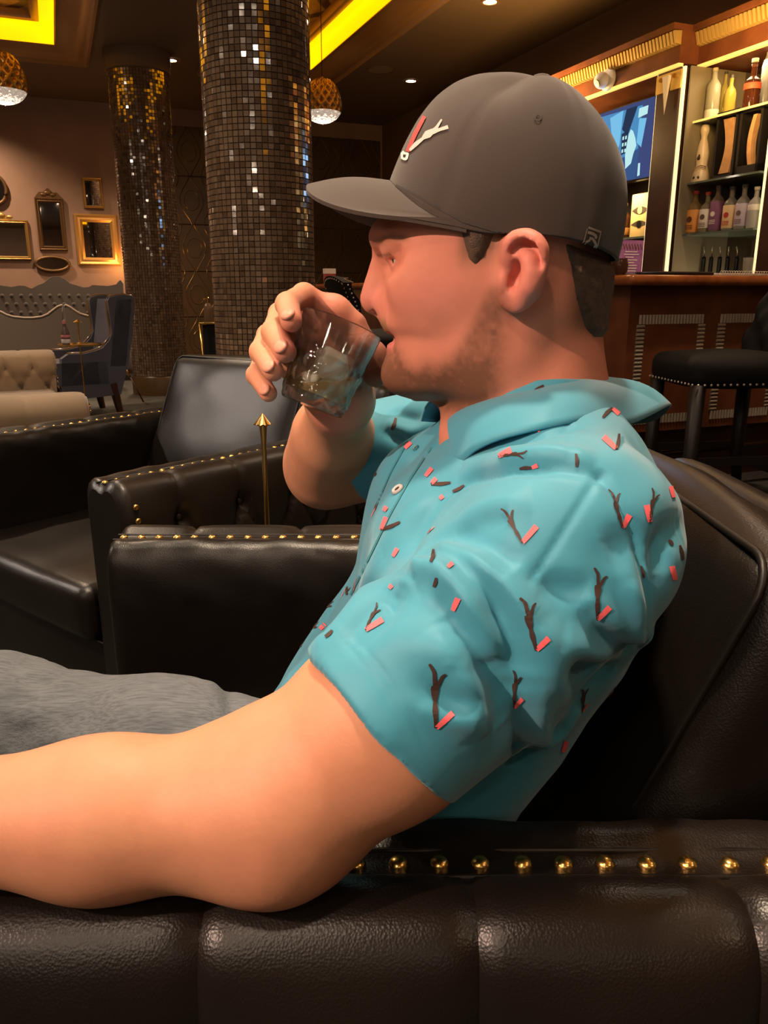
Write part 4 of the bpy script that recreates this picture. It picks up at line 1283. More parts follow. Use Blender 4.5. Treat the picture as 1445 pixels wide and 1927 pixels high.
# placket edge, hem stitching and buttons
mb = ribbons(bvs, [([(812, 842), (770, 905), (735, 968), (700, 1040), (660, 1120)], 3.5, 0), ([(768, 830), (735, 890), (705, 960)], 3, 0)], .0006, 4)
mb.obj('placket_edge', mat('teal_stitch', (.035, .20, .25), .6), shirt, 180)
BTN = mat('pearl_button', (.55, .50, .48), .25); BTD = mat('dark_button', (.05, .035, .03), .3)
for (x, y, m, rad) in ((749, 922, BTN, .0050), (783, 844, mat('teal_button', (.07, .25, .29), .4), .0032)):
    h, no, _, _ = bvs.ray_cast(CAM, ray(x, y).normalized())
    if h is None: continue
    if no.dot(CAM - h) < 0: no = -no
    M = frame_of(no).to_4x4(); M.translation = h + no * .0003
    mb = MB(); mb.lathe([(rad, 0), (rad, .0012), (rad * .85, .0020), (rad * .6, .0014), (rad * .45, .0012)], 20, M=M, cap1=False)
    mb.m = 1; mb.lathe([(rad * .45, .0012), (.0003, .0012)], 20, M=M, cap0=False)
    mb.obj('button', [m, BTD], shirt, 60)
# ------------------------------------------------------------------ jeans and shoes
HIPR, HIPL = A_((-.02, .735, .555)), A_((-.02, .585, .555))
KNR, KNL = A_((-.475, .855, .600)), A_((-.50, .57, .565))
ANR, ANL = A_((-.52, .88, .12)), A_((-.60, .56, .11))
def f_jeans(p, c, r):
    d = chain(p, [A_((.02, .60, .57)), A_((.02, .72, .57))], [.105, .105])
    d = smin(d, chain(p, [HIPR, HIPR * .5 + KNR * .5, KNR, ANR], [.098, .088, .070, .052], .05), .04)
    d = smin(d, chain(p, [HIPL, HIPL * .5 + KNL * .5, KNL, ANL], [.095, .082, .068, .052], .05), .04)
    return d
V, F = surface(f_jeans, (-.72, .42, .04), (.16, 1.0, .76), .0048)
N = vnormals(V, F)
q = V * A_((30, 60, 60))
dd = vnoise(q, 1.0, 3) * .0030 + vnoise(V * A_((18, 8, 30)), 1.0, 6) * .0025
hx = V - HIPR
dd += np.exp(-((V[:, 0] + .10 - .35 * (V[:, 2] - .62)) / .010) ** 2) * -.006 + np.exp(-((V[:, 0] + .145 + .3 * (V[:, 1] - .7)) / .010) ** 2) * -.006
V = smooth(V + N * dd[:, None], F, 1)
JEANS = mat('grey_blue_denim', (.13, .145, .165), 0.85, var=(.155, .17, .19), var_scale=30, bump=('noise', 700, .5, .0012), sheen=.1)
def denim_threads(m):
    nt = m.node_tree; b = nt.nodes['Principled BSDF']; src = b.inputs['Base Color'].links[0].from_socket
    tc = nt.nodes.new('ShaderNodeTexCoord'); mp = nt.nodes.new('ShaderNodeMapping'); mp.inputs['Scale'].default_value = (10, 120, 120)
    n = nt.nodes.new('ShaderNodeTexNoise'); n.inputs['Scale'].default_value = 4; n.inputs['Detail'].default_value = 4
    r = nt.nodes.new('ShaderNodeValToRGB'); r.color_ramp.elements[0].color = (.62, .62, .62, 1); r.color_ramp.elements[0].position = .35; r.color_ramp.elements[1].position = .6
    mx = nt.nodes.new('ShaderNodeMix'); mx.data_type = 'RGBA'; mx.blend_type = 'MULTIPLY'; mx.inputs['Factor'].default_value = 1
    nt.links.new(tc.outputs['Object'], mp.inputs['Vector']); nt.links.new(mp.outputs['Vector'], n.inputs['Vector']); nt.links.new(n.outputs['Fac'], r.inputs['Fac'])
    nt.links.new(src, mx.inputs['A']); nt.links.new(r.outputs['Color'], mx.inputs['B']); nt.links.new(mx.outputs['Result'], b.inputs['Base Color'])
denim_threads(JEANS)
np_obj('jeans', V, F, JEANS, man)
for an in (ANR, ANL):
    def f_shoe(p, c, r):
        d = rcone(p, an + A_((.03, 0, -.06)), an + A_((-.15, 0, -.078)), .042, .030)
        d = smin(d, rcone(p, an + A_((0, 0, -.02)), an + A_((0, 0, -.06)), .046, .044), .03)
        return smax(d, .003 - p[:, 2], .004)
    V, F = surface(f_shoe, an + A_((-.25, -.08, -.13)), an + A_((.12, .08, .05)), .005)
    np_obj('shoe', V, F, mat('dark_shoe', (.03, .022, .018), .4), man)

# ------------------------------------------------------------------ glass, drink and ice
gx = np.cross(A_((0, 1, 0)), GAX); gx /= np.linalg.norm(gx); gy = np.cross(GAX, gx)
GM = Matrix(np.column_stack([gx, gy, GAX]).tolist()).to_4x4(); GM.translation = Vector(GB)
gl = empty('rocks_glass', GB, 0, 'cut-glass tumbler of pale drink held in the hand at his mouth', 'glass')
gl.matrix_world = GM
def clear_mix(name, tint, body, w_body, w_refr, ior, rough=.02):
    """clear body: straight-through tinted light, some refraction, a little scattering, and a Fresnel gloss"""
    m = bpy.data.materials.new(name); m.use_nodes = True; nt = m.node_tree; nt.nodes.clear()
    N_ = nt.nodes.new; L_ = nt.links.new
    out = N_('ShaderNodeOutputMaterial'); tr = N_('ShaderNodeBsdfTransparent'); tr.inputs[0].default_value = (*tint, 1)
    rf = N_('ShaderNodeBsdfRefraction'); rf.inputs['Color'].default_value = (*tint, 1); rf.inputs['IOR'].default_value = ior; rf.inputs['Roughness'].default_value = rough
    df = N_('ShaderNodeBsdfDiffuse'); df.inputs[0].default_value = (*body, 1)
    tl = N_('ShaderNodeBsdfTranslucent'); tl.inputs[0].default_value = (*body, 1)
    a = N_('ShaderNodeMixShader'); a.inputs[0].default_value = w_refr; L_(tr.outputs[0], a.inputs[1]); L_(rf.outputs[0], a.inputs[2])
    d2 = N_('ShaderNodeMixShader'); d2.inputs[0].default_value = .5; L_(df.outputs[0], d2.inputs[1]); L_(tl.outputs[0], d2.inputs[2])
    b = N_('ShaderNodeMixShader'); b.inputs[0].default_value = w_body; L_(a.outputs[0], b.inputs[1]); L_(d2.outputs[0], b.inputs[2])
    gs = N_('ShaderNodeBsdfGlossy'); gs.inputs['Roughness'].default_value = max(.03, rough); lw = N_('ShaderNodeLayerWeight'); pw = N_('ShaderNodeMath'); pw.operation = 'POWER'; pw.inputs[1].default_value = 4.0; L_(lw.outputs['Facing'], pw.inputs[0])
    fr = N_('ShaderNodeMath'); fr.operation = 'MULTIPLY_ADD'; fr.inputs[1].default_value = .60; fr.inputs[2].default_value = .085; L_(pw.outputs[0], fr.inputs[0])
    c = N_('ShaderNodeMixShader'); L_(fr.outputs[0], c.inputs[0]); L_(b.outputs[0], c.inputs[1]); L_(gs.outputs[0], c.inputs[2])
    L_(c.outputs[0], out.inputs[0])
    return m
TUMBLER = clear_mix('clear_cut_glass', (.97, .96, .94), (.8, .78, .74), .012, .50, 1.40)
LIQ = clear_mix('pale_amber_drink', (.95, .86, .60), (.88, .68, .34), .36, .25, 1.15)
ICE = clear_mix('ice', (.93, .92, .88), (.95, .92, .85), .58, .4, 1.2, .15)
def gr(z): return GR0 + (GR1 - GR0) * z / GH
NG = 72
def outer(u, v):
    z = GH * v; a = 2 * math.pi * u; r = gr(z)
    if z < .62 * GH:                                # cut diamonds on the lower part
        k = min(1, (z / GH) / .06) * min(1, (.62 - z / GH) / .06)
        q = abs(math.sin(a * 6 + z * 130)) * abs(math.sin(a * 6 - z * 130))
        r = r - .0024 * k * (1 - q) + .0010 * k
    if v < .03: r *= .93 + .07 * v / .03
    return (math.cos(a) * r, math.sin(a) * r, z)
mb = MB(); mb.grid(outer, NG, 44, closed_u=True)
nvg = 44
INN = [(gr(GH) - .0004, GH + .0006), (gr(GH) - .0022, GH)] + [(gr(z) - .0030, z) for z in np.linspace(GH * .95, .016, 12)] + [(gr(.012) * .8, .0115), (.001, .011)]
o = len(mb.v)
for r, z in INN:
    for i in range(NG):
        a = 2 * math.pi * i / NG; mb.v.append(Vector((math.cos(a) * r, math.sin(a) * r, z)))
for i in range(NG):
    q = (i + 1) % NG
    mb.f.append([i * nvg + nvg - 1, q * nvg + nvg - 1, o + q, o + i]); mb.mi.append(0)
    for k in range(len(INN) - 1):
        mb.f.append([o + k * NG + i, o + k * NG + q, o + (k + 1) * NG + q, o + (k + 1) * NG + i]); mb.mi.append(0)
mb.f.append([o + (len(INN) - 1) * NG + i for i in range(NG)]); mb.mi.append(0)
mb.f.append([i * nvg for i in range(NG)][::-1]); mb.mi.append(0)
mb.obj('tumbler', TUMBLER, gl, 25)
# the liquid: level with the world, slightly inside the wall
inv = GM.inverted(); upl = (inv.to_3x3() @ Vector((0, 0, 1))).normalized()
lev = inv @ P(628, 712, .705)
def liq_z(x, y): return lev.z - (upl.x * (x - lev.x) + upl.y * (y - lev.y)) / upl.z
mb = MB(); prof = []
for k in range(10):
    for i in range(NG):
        a = 2 * math.pi * i / NG
        t = k / 9
        r0 = gr(.02) - .0027
        x, y = math.cos(a) * r0, math.sin(a) * r0
        zt = min(GH * .93, max(.016, liq_z(x, y)))
        z = .0108 + (zt - .0108) * t
        r = gr(z) - .0027
        mb.v.append(Vector((math.cos(a) * r, math.sin(a) * r, z)))
for k in range(9):
    for i in range(NG):
        q = (i + 1) % NG
        mb.f.append([k * NG + i, k * NG + q, (k + 1) * NG + q, (k + 1) * NG + i]); mb.mi.append(0)
mb.f.append(list(range(NG))[::-1]); mb.mi.append(0); mb.f.append(list(range(9 * NG, 10 * NG))); mb.mi.append(0)
lq = mb.obj('drink', LIQ, None, 40); lq.matrix_world = GM
put(lq, 'pale amber drink filling the lower half of the held tumbler', 'drink')
for k, (px, py, s, e, lab) in enumerate(((624, 688, .024, (.3, .5, .2), 'large ice cube standing above the drink in the held tumbler'), (585, 728, .019, (.8, .2, .9), 'ice cube sunk in the drink on the finger side of the tumbler'))):
    mb = MB(); mb.rbox(-s / 2, s / 2, -s / 2, s / 2, -s / 2, s / 2, .004, 3)
    o = mb.obj('ice_cube', ICE, None, 180, loc=P(px, py, .707 + .004 * k), rot=e); put(o, lab, 'ice cube', 'ice cubes in the tumbler')
# ------------------------------------------------------------------ black leather armchairs (front towards -x, arms along x)
SECT = [(-.060, .27), (-.062, .60), (-.064, .67), (-.061, .700), (-.053, .722), (-.042, .7335), (-.032, .7362), (-.024, .7350), (-.017, .7322), (-.0115, .7285), (.011, .7285), (.015, .7315), (.024, .7365), (.038, .7375), (.054, .733),
        (.068, .720), (.078, .699), (.084, .668), (.087, .62), (.087, .55), (.086, .45), (.084, .34), (.082, .22), (.080, .12)]
NAIL_ME = MB().lathe([(.0066, 0), (.0064, .0016), (.0053, .0034), (.0032, .0046), (.0006, .0050)], 14, cap0=False).mesh('nailhead', NAILM, 180)
def put_nail(parent, p, n, s=1.0):
    o = link_mesh('nailhead', NAIL_ME, parent)
    M = frame_of(n).to_4x4() @ Matrix.Diagonal((s, s, s, 1)); M.translation = Vector(p)
    o.matrix_local = M
PLEAT = .169
def make_arm(parent, side, length, phase):
    """side -1: the arm whose outside looks to -y; the nail line runs along y = side * .366"""
    sec = np.array(SECT); d = np.r_[0, np.cumsum(np.hypot(*np.diff(sec, axis=0).T))]
    tt = np.linspace(0, d[-1], 74); sec = np.column_stack([np.interp(tt, d, sec[:, i]) for i in (0, 1)])
    nx = int(length / .008) + 1
    cz, cy = .62, .012
    vs = []; fs = []
    tg = np.gradient(sec, axis=0); nrm = np.column_stack([-tg[:, 1], tg[:, 0]]); nrm /= np.linalg.norm(nrm, axis=1, keepdims=True); nrm = -nrm
    nrm = np.where(((sec - [cy, .55]) * nrm).sum(1, keepdims=True) < 0, -nrm, nrm)
    for i in range(nx):
        x = length * i / (nx - 1)
        e = min(1.0, x / .020); ins = .020 * (1 - math.sqrt(max(0, 1 - (1 - e) ** 2)))
        for k, (y, z) in enumerate(sec):
            dz = 0.0
            u = x - phase
            pk = abs((u / PLEAT + .5) % 1 - .5) * PLEAT          # distance to the nearest pleat
            if y > .010 and z > .64:
                t = (z - .60) / .14
                dz -= math.exp(-(pk / .0042) ** 2) * .0055 + math.exp(-(pk / .016) ** 2) * .0018
                dz += .0015 * math.sin(math.pi * min(1, pk / (PLEAT / 2)) / 2)
            if y > .05 and z < .70:                               # tufted side: buttons in staggered rows
                for r_, zb in enumerate((.640, .505, .37)):
                    ub = u - (0 if r_ % 2 == 0 else PLEAT / 2)
                    bx = abs((ub / PLEAT + .5) % 1 - .5) * PLEAT
                    rr = math.hypot(bx, z - zb)
                    dz -= .022 * math.exp(-(rr / .018) ** 2) + .010 * math.exp(-(rr / .05) ** 2)
                    if r_ < 2:                                    # diagonal folds between the buttons
                        s_ = (zb - z) / .135
                        if 0 <= s_ <= 1:
                            dd = abs(bx - s_ * PLEAT / 2); dz -= .0100 * math.exp(-(dd / .0055) ** 2) + .005 * math.exp(-(dd / .02) ** 2)
                dz += .006 * min(1, max(0, (.70 - z) / .04))
            if y < .0 and z > .66:
                dz += .0012 * math.sin(x * 37 + z * 90) + .0008 * math.sin(x * 91 + 1.3)
            yy = y + nrm[k, 0] * dz; zz = z + nrm[k, 1] * dz
            yy = cy + (yy - cy) * (1 - ins / .075) if ins else yy
            zz = zz - ins if zz > .62 else zz
            vs.append((x, side * (.366 + yy), zz))
    m = len(sec)
    for i in range(nx - 1):
        for k in range(m - 1):
            q = (i * m + k, (i + 1) * m + k, (i + 1) * m + k + 1, i * m + k + 1)
            fs.append(q if side < 0 else q[::-1])
    fs.append(list(range(m)) if side > 0 else list(range(m))[::-1])
    fs.append(list(range((nx - 1) * m, nx * m))[::-1] if side > 0 else list(range((nx - 1) * m, nx * m)))
    arm = MB().add(vs, fs).obj('arm', LEATHER, parent, 50)
    mb = MB(); mb.tube([(.004, side * (.366 - .0125), .7292), (length - .004, side * (.366 - .0125), .7292)], .0022, 6)
    mb.obj('inner_welt', LEATHER_SEAM, arm, 180)
    mb = MB(); mb.tube([(.004, side * (.366 + .0130), .7292), (length - .004, side * (.366 + .0130), .7292)], .0022, 6)
    mb.obj('outer_welt', LEATHER_SEAM, arm, 180)
    n = int((length - .02) / .0279)
    for i in range(n):
        put_nail(arm, (.016 + i * .0279 + rng.uniform(-.0006, .0006), side * (.366 + rng.uniform(-.0006, .0006)), .7283), (0, 0, 1))
    for i in range(17):
        put_nail(arm, (.024, side * (.366 + float(np.interp(.690 - i * .0279, [.2, .55, .62, .672, .704], [.082, .087, .087, .084, .078])) + .0065), .690 - i * .0279), (0, side, 0))
    for r_, zb in enumerate((.640, .505, .37)):
        x = (phase % PLEAT) + (0 if r_ % 2 == 0 else PLEAT / 2)
        while x < length - .02:
            if x > .03:
                mb = MB(); mb.sphere((x, side * (.366 + .0660), zb), .0085, 12, 6, (1, .5, 1)); mb.obj('tuft_button', LEATHER, arm, 180)
            x += PLEAT
    return arm
def slab(name, m, parent, M, sx, sy, sz, r, puff, wr=0.0, seed=0):
    mb = MB(); mb.rbox(-sx / 2, sx / 2, -sy / 2, sy / 2, -sz / 2, sz / 2, r, 4, puff, 14)
    for i, v in enumerate(mb.v):
        if wr:
            a = vnoise(np.array([[v.x, v.y, v.z]]), 9, seed)[0] + .5 * vnoise(np.array([[v.x * 2, v.y * .6, v.z]]), 21, seed + 1)[0]
            w = Vector((v.x / sx, v.y / sy, v.z / sz)).normalized()
            v += w * a * wr
        mb.v[i] = M @ v
    return mb.obj(name, m, parent, 180)
def armchair(loc, rz, lab, length, phases, back_m, seat_sink=0.0):
    t = empty('leather_armchair', loc, rz, lab, 'armchair', 'black leather armchairs with brass nails')
    for side, ph in zip((-1, 1), phases): make_arm(t, side, length, ph)
    slab('seat_cushion', LEATHER, t, Matrix.Translation((.31, 0, .425 - seat_sink)), .66, .595, .13, .03, .010, .003, 3)
    MB().rbox(.02, length + .05, -.30, .30, .13, .355, .015, 2).obj('seat_base', LEATHER, t, 40)
    mb = MB(); mb.tube([(.018, -.298, .352), (.018, .298, .352)], .004, 6); mb.obj('base_welt', LEATHER_SEAM, t, 180)
    # reclined loose back cushion
    ang = math.radians(23)
    M = Matrix.Translation((.664, 0, .677)) @ Matrix.Rotation(ang, 4, 'Y')
    bc = slab('back_cushion', back_m, t, M, .12, .585, .486, .040, .016, .004, 8)
    for e in (-1, 1):                             # piping all round the front and the back face
        loop = []
        for cy_, cz_, a0_ in ((.245, .198, 0), (-.245, .198, 90), (-.245, -.18, 180), (.245, -.18, 270)):
            for k_ in range(7):
                a_ = math.radians(a0_ + 15 * k_); loop.append((cy_ + .034 * math.cos(a_), cz_ + .034 * math.sin(a_)))
        pts = []
        for i_ in range(len(loop)):
            (y0_, z0_), (y1_, z1_) = loop[i_], loop[(i_ + 1) % len(loop)]
            m_ = max(1, int(math.hypot(y1_ - y0_, z1_ - z0_) / .03))
            for k_ in range(m_):
                y_, z_ = y0_ + (y1_ - y0_) * k_ / m_, z0_ + (z1_ - z0_) * k_ / m_
                pts.append(M @ Vector((e * .0515, y_, z_)))
        MB().tube(pts, .0034, 7, closed=True).obj('piping', LEATHER_SEAM, bc, 180)
    M2 = Matrix.Translation((.80, 0, .515)) @ Matrix.Rotation(math.radians(20), 4, 'Y')
    slab('back_frame', LEATHER, t, M2, .11, .86, .70, .04, .004, .002, 5)
    for x in (.08, length - .02):
        for y in (-.37, .37):
            MB().cyl((x, y, .0), (x, y, .135), .018, .026, 10).obj('leg', DARKWOOD, t)
    return t
LEATHER_B = LEATHER
CH1 = armchair((-.425, .813, 0), 0.0, 'black leather armchair the man sits in, its near arm along the bottom of the picture', .86, (.142, .12), LEATHER, .02)
CH2 = armchair((-.862, 1.765, 0), math.radians(51.7), 'empty black leather armchair with tufted side and nail trim, beyond the drink table', .86, (.14, .10), LEATHER_B)
# ------------------------------------------------------------------ brass drink tables with an arrow handle
def drink_table(loc, ztop, zplate, lab, r=.12, head=.018):
    t = empty('drink_table', loc, 0, lab, 'side table', 'brass drink tables with arrow handles')
    x = 0
    MB().lathe([(.10, 0), (.10, .008), (.02, .016), (.010, .03)], 28).obj('foot', BRASS, t)
    MB().cyl((0, 0, .02), (0, 0, ztop - .028), .0058, .0045, 14).obj('pole', BRASS, t)
    MB().lathe([(r, zplate), (r + .004, zplate + .012), (r, zplate + .013), (r - .004, zplate + .004), (.01, zplate + .004)], 40, cap1=True).obj('tray', BRASS, t)
    mb = MB(); n = 22                              # fluted cone
    vs = [(0, 0, ztop)]; 
    for i in range(n):
        a = 2 * math.pi * i / n; rr = head * (1.0 if i % 2 == 0 else .84)
        vs.append((math.cos(a) * rr, math.sin(a) * rr, ztop - .0205 + (.0 if i % 2 == 0 else .0018)))
    vs.append((0, 0, ztop - .026))
    mb.add(vs, [(0, 1 + i, 1 + (i + 1) % n) for i in range(n)] + [(n + 1, 1 + (i + 1) % n, 1 + i) for i in range(n)])
    mb.obj('arrow_finial', BRASS, t, flat=True)
    MB().cyl((0, 0, ztop - .060), (0, 0, ztop - .022), .0042, .0070, 14).obj('collar', BRASS, t)
    return t
p = P(494, 777, 1.42); drink_table((p.x, p.y, 0), p.z, .52, 'brass drink table whose arrow-topped pole rises between the two black armchairs')
# ------------------------------------------------------------------ back of the room: mirrors on the rose-brown wall
def room_root(name, a, b, z, lab, cat, group=None):
    t = empty(name, (0, 0, 0), 0, lab, cat, group)
    t.matrix_world = ROOM @ Matrix.Translation((a, b, z))
    return t
def vring(w, h, prof):
    """frame of w x h standing in the x-z plane; profile: (inset, depth towards us)"""
    vs = []; fs = []
    for i, d in prof:
        x, z = w / 2 - i, h / 2 - i
        vs += [(-x, -d, -z), (x, -d, -z), (x, -d, z), (-x, -d, z)]
    for k in range(len(prof) - 1):
        for j in range(4):
            q = (j + 1) % 4; fs.append((k * 4 + j, k * 4 + q, k * 4 + 4 + q, k * 4 + 4 + j))
    return MB().add(vs, fs)
BW = B_BACK - .002
def rect_mirror(x0, y0, x1, y1, fw, m, lab, glass=MIRRORM, crest=None, tiltx=0.0):
    a0, z1 = PB(x0, y0, BW); a1, z0 = PB(x1, y1, BW)
    w, h = a1 - a0, z1 - z0; f = fw / 140.0
    t = room_root('framed_mirror', (a0 + a1) / 2, BW, (z0 + z1) / 2, lab, 'mirror', 'mirrors on the back wall')
    vring(w, h, [(0, 0), (0, .03), (f * .2, .045), (f * .45, .035), (f * .7, .042), (f, .02), (f, .008)]).obj('frame', m, t, 30)
    g = MB().bbox(-w / 2 + f * .8, w / 2 - f * .8, -.012, -.004, -h / 2 + f * .8, h / 2 - f * .8).obj('glass', glass, t)
    g.rotation_euler = (math.radians(-.8), 0, tiltx * .06)
    if crest:
        mb = MB()
        n = 24; pl = []
        for i in range(n + 1):
            u = -1 + 2 * i / n
            pl.append((u * w / 2 * crest[1], h / 2 - .01 + crest[0] * (math.cos(u * math.pi / 2) ** .8) * (1 + .18 * math.cos(u * 9))))
        pl = [(w / 2 * crest[1], h / 2 - .03)] + pl[::-1] + [(-w / 2 * crest[1], h / 2 - .03)]
        mb.add([(x, -.035, z) for x, z in pl] + [(x, -.004, z) for x, z in pl], [list(range(len(pl))), list(range(len(pl), 2 * len(pl)))[::-1]] + [(i, (i + 1) % len(pl), len(pl) + (i + 1) % len(pl), len(pl) + i) for i in range(len(pl))])
        mb.sphere((0, -.035, h / 2 + crest[0] * .55), .03, 10, 6, (1.6, .5, 1))
        for s in (-1, 1): mb.sphere((s * w * .16, -.035, h / 2 + crest[0] * .35), .022, 10, 6, (1.8, .5, 1))
        put(mb.obj('carved_crest', m, t, 40), kind=None)
    return t
def oval_mirror(cx, cy, rx, ry, m, lab, glass=MIRRORM):
    a, z = PB(cx, cy, BW); a1, _ = PB(cx + rx, cy, BW); _, z1 = PB(cx, cy - ry, BW)
    t = room_root('framed_mirror', a, BW, z, lab, 'mirror', 'mirrors on the back wall')
    RX, RZ = a1 - a, z1 - z
    n = 40
    ell = lambda k: [(RX * k * math.cos(2 * math.pi * i / n), -.03, RZ * k * math.sin(2 * math.pi * i / n)) for i in range(n)]
    MB().tube(ell(1.0), .022, 8, closed=True).obj('frame', m, t, 180)
    p = ell(1.0)
    g = MB().add([(x, -.012, z) for x, y, z in p] + [(x, -.004, z) for x, y, z in p], [list(range(n)), list(range(n, 2 * n))[::-1]]).obj('glass', glass, t)
    g.rotation_euler = (math.radians(-.8), 0, .01)
DGILT = mat('dark_gilt', (.16, .085, .035), .4, metal=.6, bump=('noise', 110, .5, .004))
rect_mirror(138, 402, 228, 500, 14, mat('orange_gilt', (.62, .32, .085), .38, metal=.6, bump=('noise', 120, .4, .003)), 'large square mirror in a wide orange gilt frame beside the far column', MIRRORM, None, .10)
rect_mirror(153, 334, 196, 393, 5, GOLD, 'small upright mirror in a thin gilt frame above the orange gilt mirror', MIRRORM, None, .08)
rect_mirror(64, 372, 128, 472, 8, DGILT, 'tall dark-framed mirror with a carved arched crest', SMOKEMIRROR, (.11, 1.0), -.25)
rect_mirror(-46, 412, 60, 489, 6, GOLD, 'wide gilt mirror with a crest, cut by the left edge', MIRRORM, (.09, .38), -.2)
oval_mirror(-10, 357, 22, 27, DGILT, 'oval gilt mirror high at the left edge of the picture')
oval_mirror(99, 497, 31, 13, DGILT, 'low horizontal oval mirror above the tufted headboard', SMOKEMIRROR)
# wall light half hidden by the far column
a, z = PB(240, 498, BW)
t = room_root('wall_sconce', a, BW - .08, z, 'small glowing amber wall light half hidden by the far mosaic column', 'wall light')
MB().lathe([(.02, -.14), (.05, -.10), (.06, .05), (.045, .16)], 16, cap0=True, cap1=False).obj('amber_shade', mat('amber_glow', (.9, .4, .1), .5, emit=((1.0, .36, .06), 2.2)), t)
MB().bbox(-.03, .03, .02, .08, -.12, .02).obj('bracket', GOLD, t)
lamp('sconce_bulb', 'POINT', RW(a - .10, BW - .22, z), 7, (1.0, .5, .16), .06)

# ------------------------------------------------------------------ headboard banquette and serpentine settees
def cut_out(name, parent, poly, b, depth, m):
    """upholstered board: outline (photograph pixels) set on the plane b of the room"""
    pts = [PB(x, y, b) for x, y in poly]
    tops = [p_[0] for p_, q_ in zip(pts, poly) if q_[1] < 640]
    pts = [(min(max(x, min(tops)), max(tops)), z) for x, z in pts]
    n = len(pts); A = np.array(pts); cen = A.mean(0)
    A2 = cen + (A - cen) * .985
    vs = [(x, b + depth, z) for x, z in pts] + [(x, b + .03, z) for x, z in pts] + [(x, b, z) for x, z in A2]
    ar = sum(pts[i][0] * pts[(i + 1) % n][1] - pts[(i + 1) % n][0] * pts[i][1] for i in range(n))
    idx = list(range(n)) if ar > 0 else list(range(n))[::-1]
    fs = [[2 * n + i for i in idx], [i for i in idx][::-1]]
    for r in (0, 1):
        for k in range(n):
            i, j = idx[k], idx[(k + 1) % n]
            fs.append((r * n + i, r * n + j, (r + 1) * n + j, (r + 1) * n + i)[::-1])
    o = MB().add(vs, fs).obj(name, m, parent, 30)
    return o
TAUPE = mat('dark_taupe_velvet', (.075, .058, .048), .8, sheen=.4); TAUPE2 = mat('taupe_velvet', (.125, .098, .078), .8, sheen=.4); PIPE = mat('pale_piping', (.42, .34, .26), .6)
hb = empty('tufted_banquette', (0, 0, 0), 0, 'dark tufted banquette with a serpentine headboard under the wall mirrors', 'banquette'); hb.matrix_world = ROOM
HBP = [(-90, 560), (-60, 545), (-20, 537), (0, 537), (20, 540), (36, 537), (46, 538), (58, 543), (70, 537), (82, 532), (90, 525), (98, 520), (112, 520), (122, 525), (132, 533), (145, 537), (158, 541), (168, 540), (175, 536), (186, 537), (205, 538), (220, 535), (226, 528), (229, 527), (233, 533), (234, 560), (234, 690), (-90, 690)]
cut_out('headboard', hb, HBP, 11.35, .2, TAUPE)
for r, y in enumerate((556, 572, 588, 604)):
    for i in range(16):
        x = -50 + i * 18 + (9 if r % 2 else 0)
        if x > 226: continue
        a, z = PB(x, y, 11.345)
        MB().sphere((a, 11.345, z), .022, 8, 4, (1, .5, 1)).obj('tuft_button', TAUPE, hb, 180)
a0 = PB(-90, 600, 11.35)[0]; a1 = PB(234, 600, 11.35)[0]
MB().rbox(a0, a1, 10.75, 11.33, .12, .48, .04, 3).obj('seat', TAUPE, hb, 40)
def settee(poly, b, lab):
    t = empty('serpentine_settee', (0, 0, 0), 0, lab, 'settee', 'taupe settees before the banquette'); t.matrix_world = ROOM
    cut_out('back', t, poly, b, .14, TAUPE2)
    top = [(x, y) for x, y in poly if y < 640]
    pts = [(PB(x, y, b)[0], b, PB(x, y, b)[1]) for x, y in top]
    MB().tube(pts, .012, 6).obj('piping', PIPE, t, 180)
    a0 = min(PB(x, y, b)[0] for x, y in poly if y < 640) + .02; a1 = max(PB(x, y, b)[0] for x, y in poly if y < 640) - .02
    MB().rbox(a0, a1, b + .14, b + .75, .15, .46, .05, 3).obj('seat', TAUPE2, t, 40)
    for x in (a0 + .06, a1 - .06):
        MB().cyl((x, b + .08, 0), (x, b + .08, .16), .02, .03, 8).obj('leg', DARKWOOD, t)
settee([(-60, 560), (-30, 572), (0, 586), (12, 592), (25, 596), (45, 598), (62, 598), (78, 596), (90, 591), (100, 583), (108, 577), (116, 574), (118, 576), (118, 720), (-60, 720)], 9.4, 'taupe settee with a pale-piped serpentine back, cut by the left edge')
settee([(120, 576), (124, 574), (132, 578), (142, 585), (150, 590), (160, 593), (170, 595), (200, 600), (200, 720), (120, 720)], 9.4, 'taupe settee with a pale-piped back, directly behind the blue wing chair')
# ------------------------------------------------------------------ blue wing chair
BLUE = mat('slate_blue_leather', (.060, .062, .085), .42, var=(.075, .076, .10), var_scale=5); SHOW = mat('show_wood', (.10, .06, .035), .2, coat=.6)
wf = Vector((-.82, -.57, 0)); wn = Vector((-.57, .82, 0)); W0 = P(230, 650, 7.3)
def on_plane(px, py, P0, d):
    n = Vector((-d.y, d.x, 0)); r_ = ray(px, py)
    q = CAM + r_ * ((P0 - CAM).dot(n) / r_.dot(n))
    return q
wc = empty('wing_chair', (W0.x, W0.y, 0), 0, 'slate blue leather wing chair with polished wood edge, in front of the far column', 'armchair')
WP.append(wc)
SIDEP = [(203, 567), (206, 560), (216, 557), (232, 555), (248, 557), (252, 563), (253, 585), (249, 632), (241, 688), (228, 742), (150, 752), (116, 746), (116, 676), (129, 667), (159, 666), (178, 661), (193, 655), (206, 641), (211, 628), (209, 610), (206, 591)]
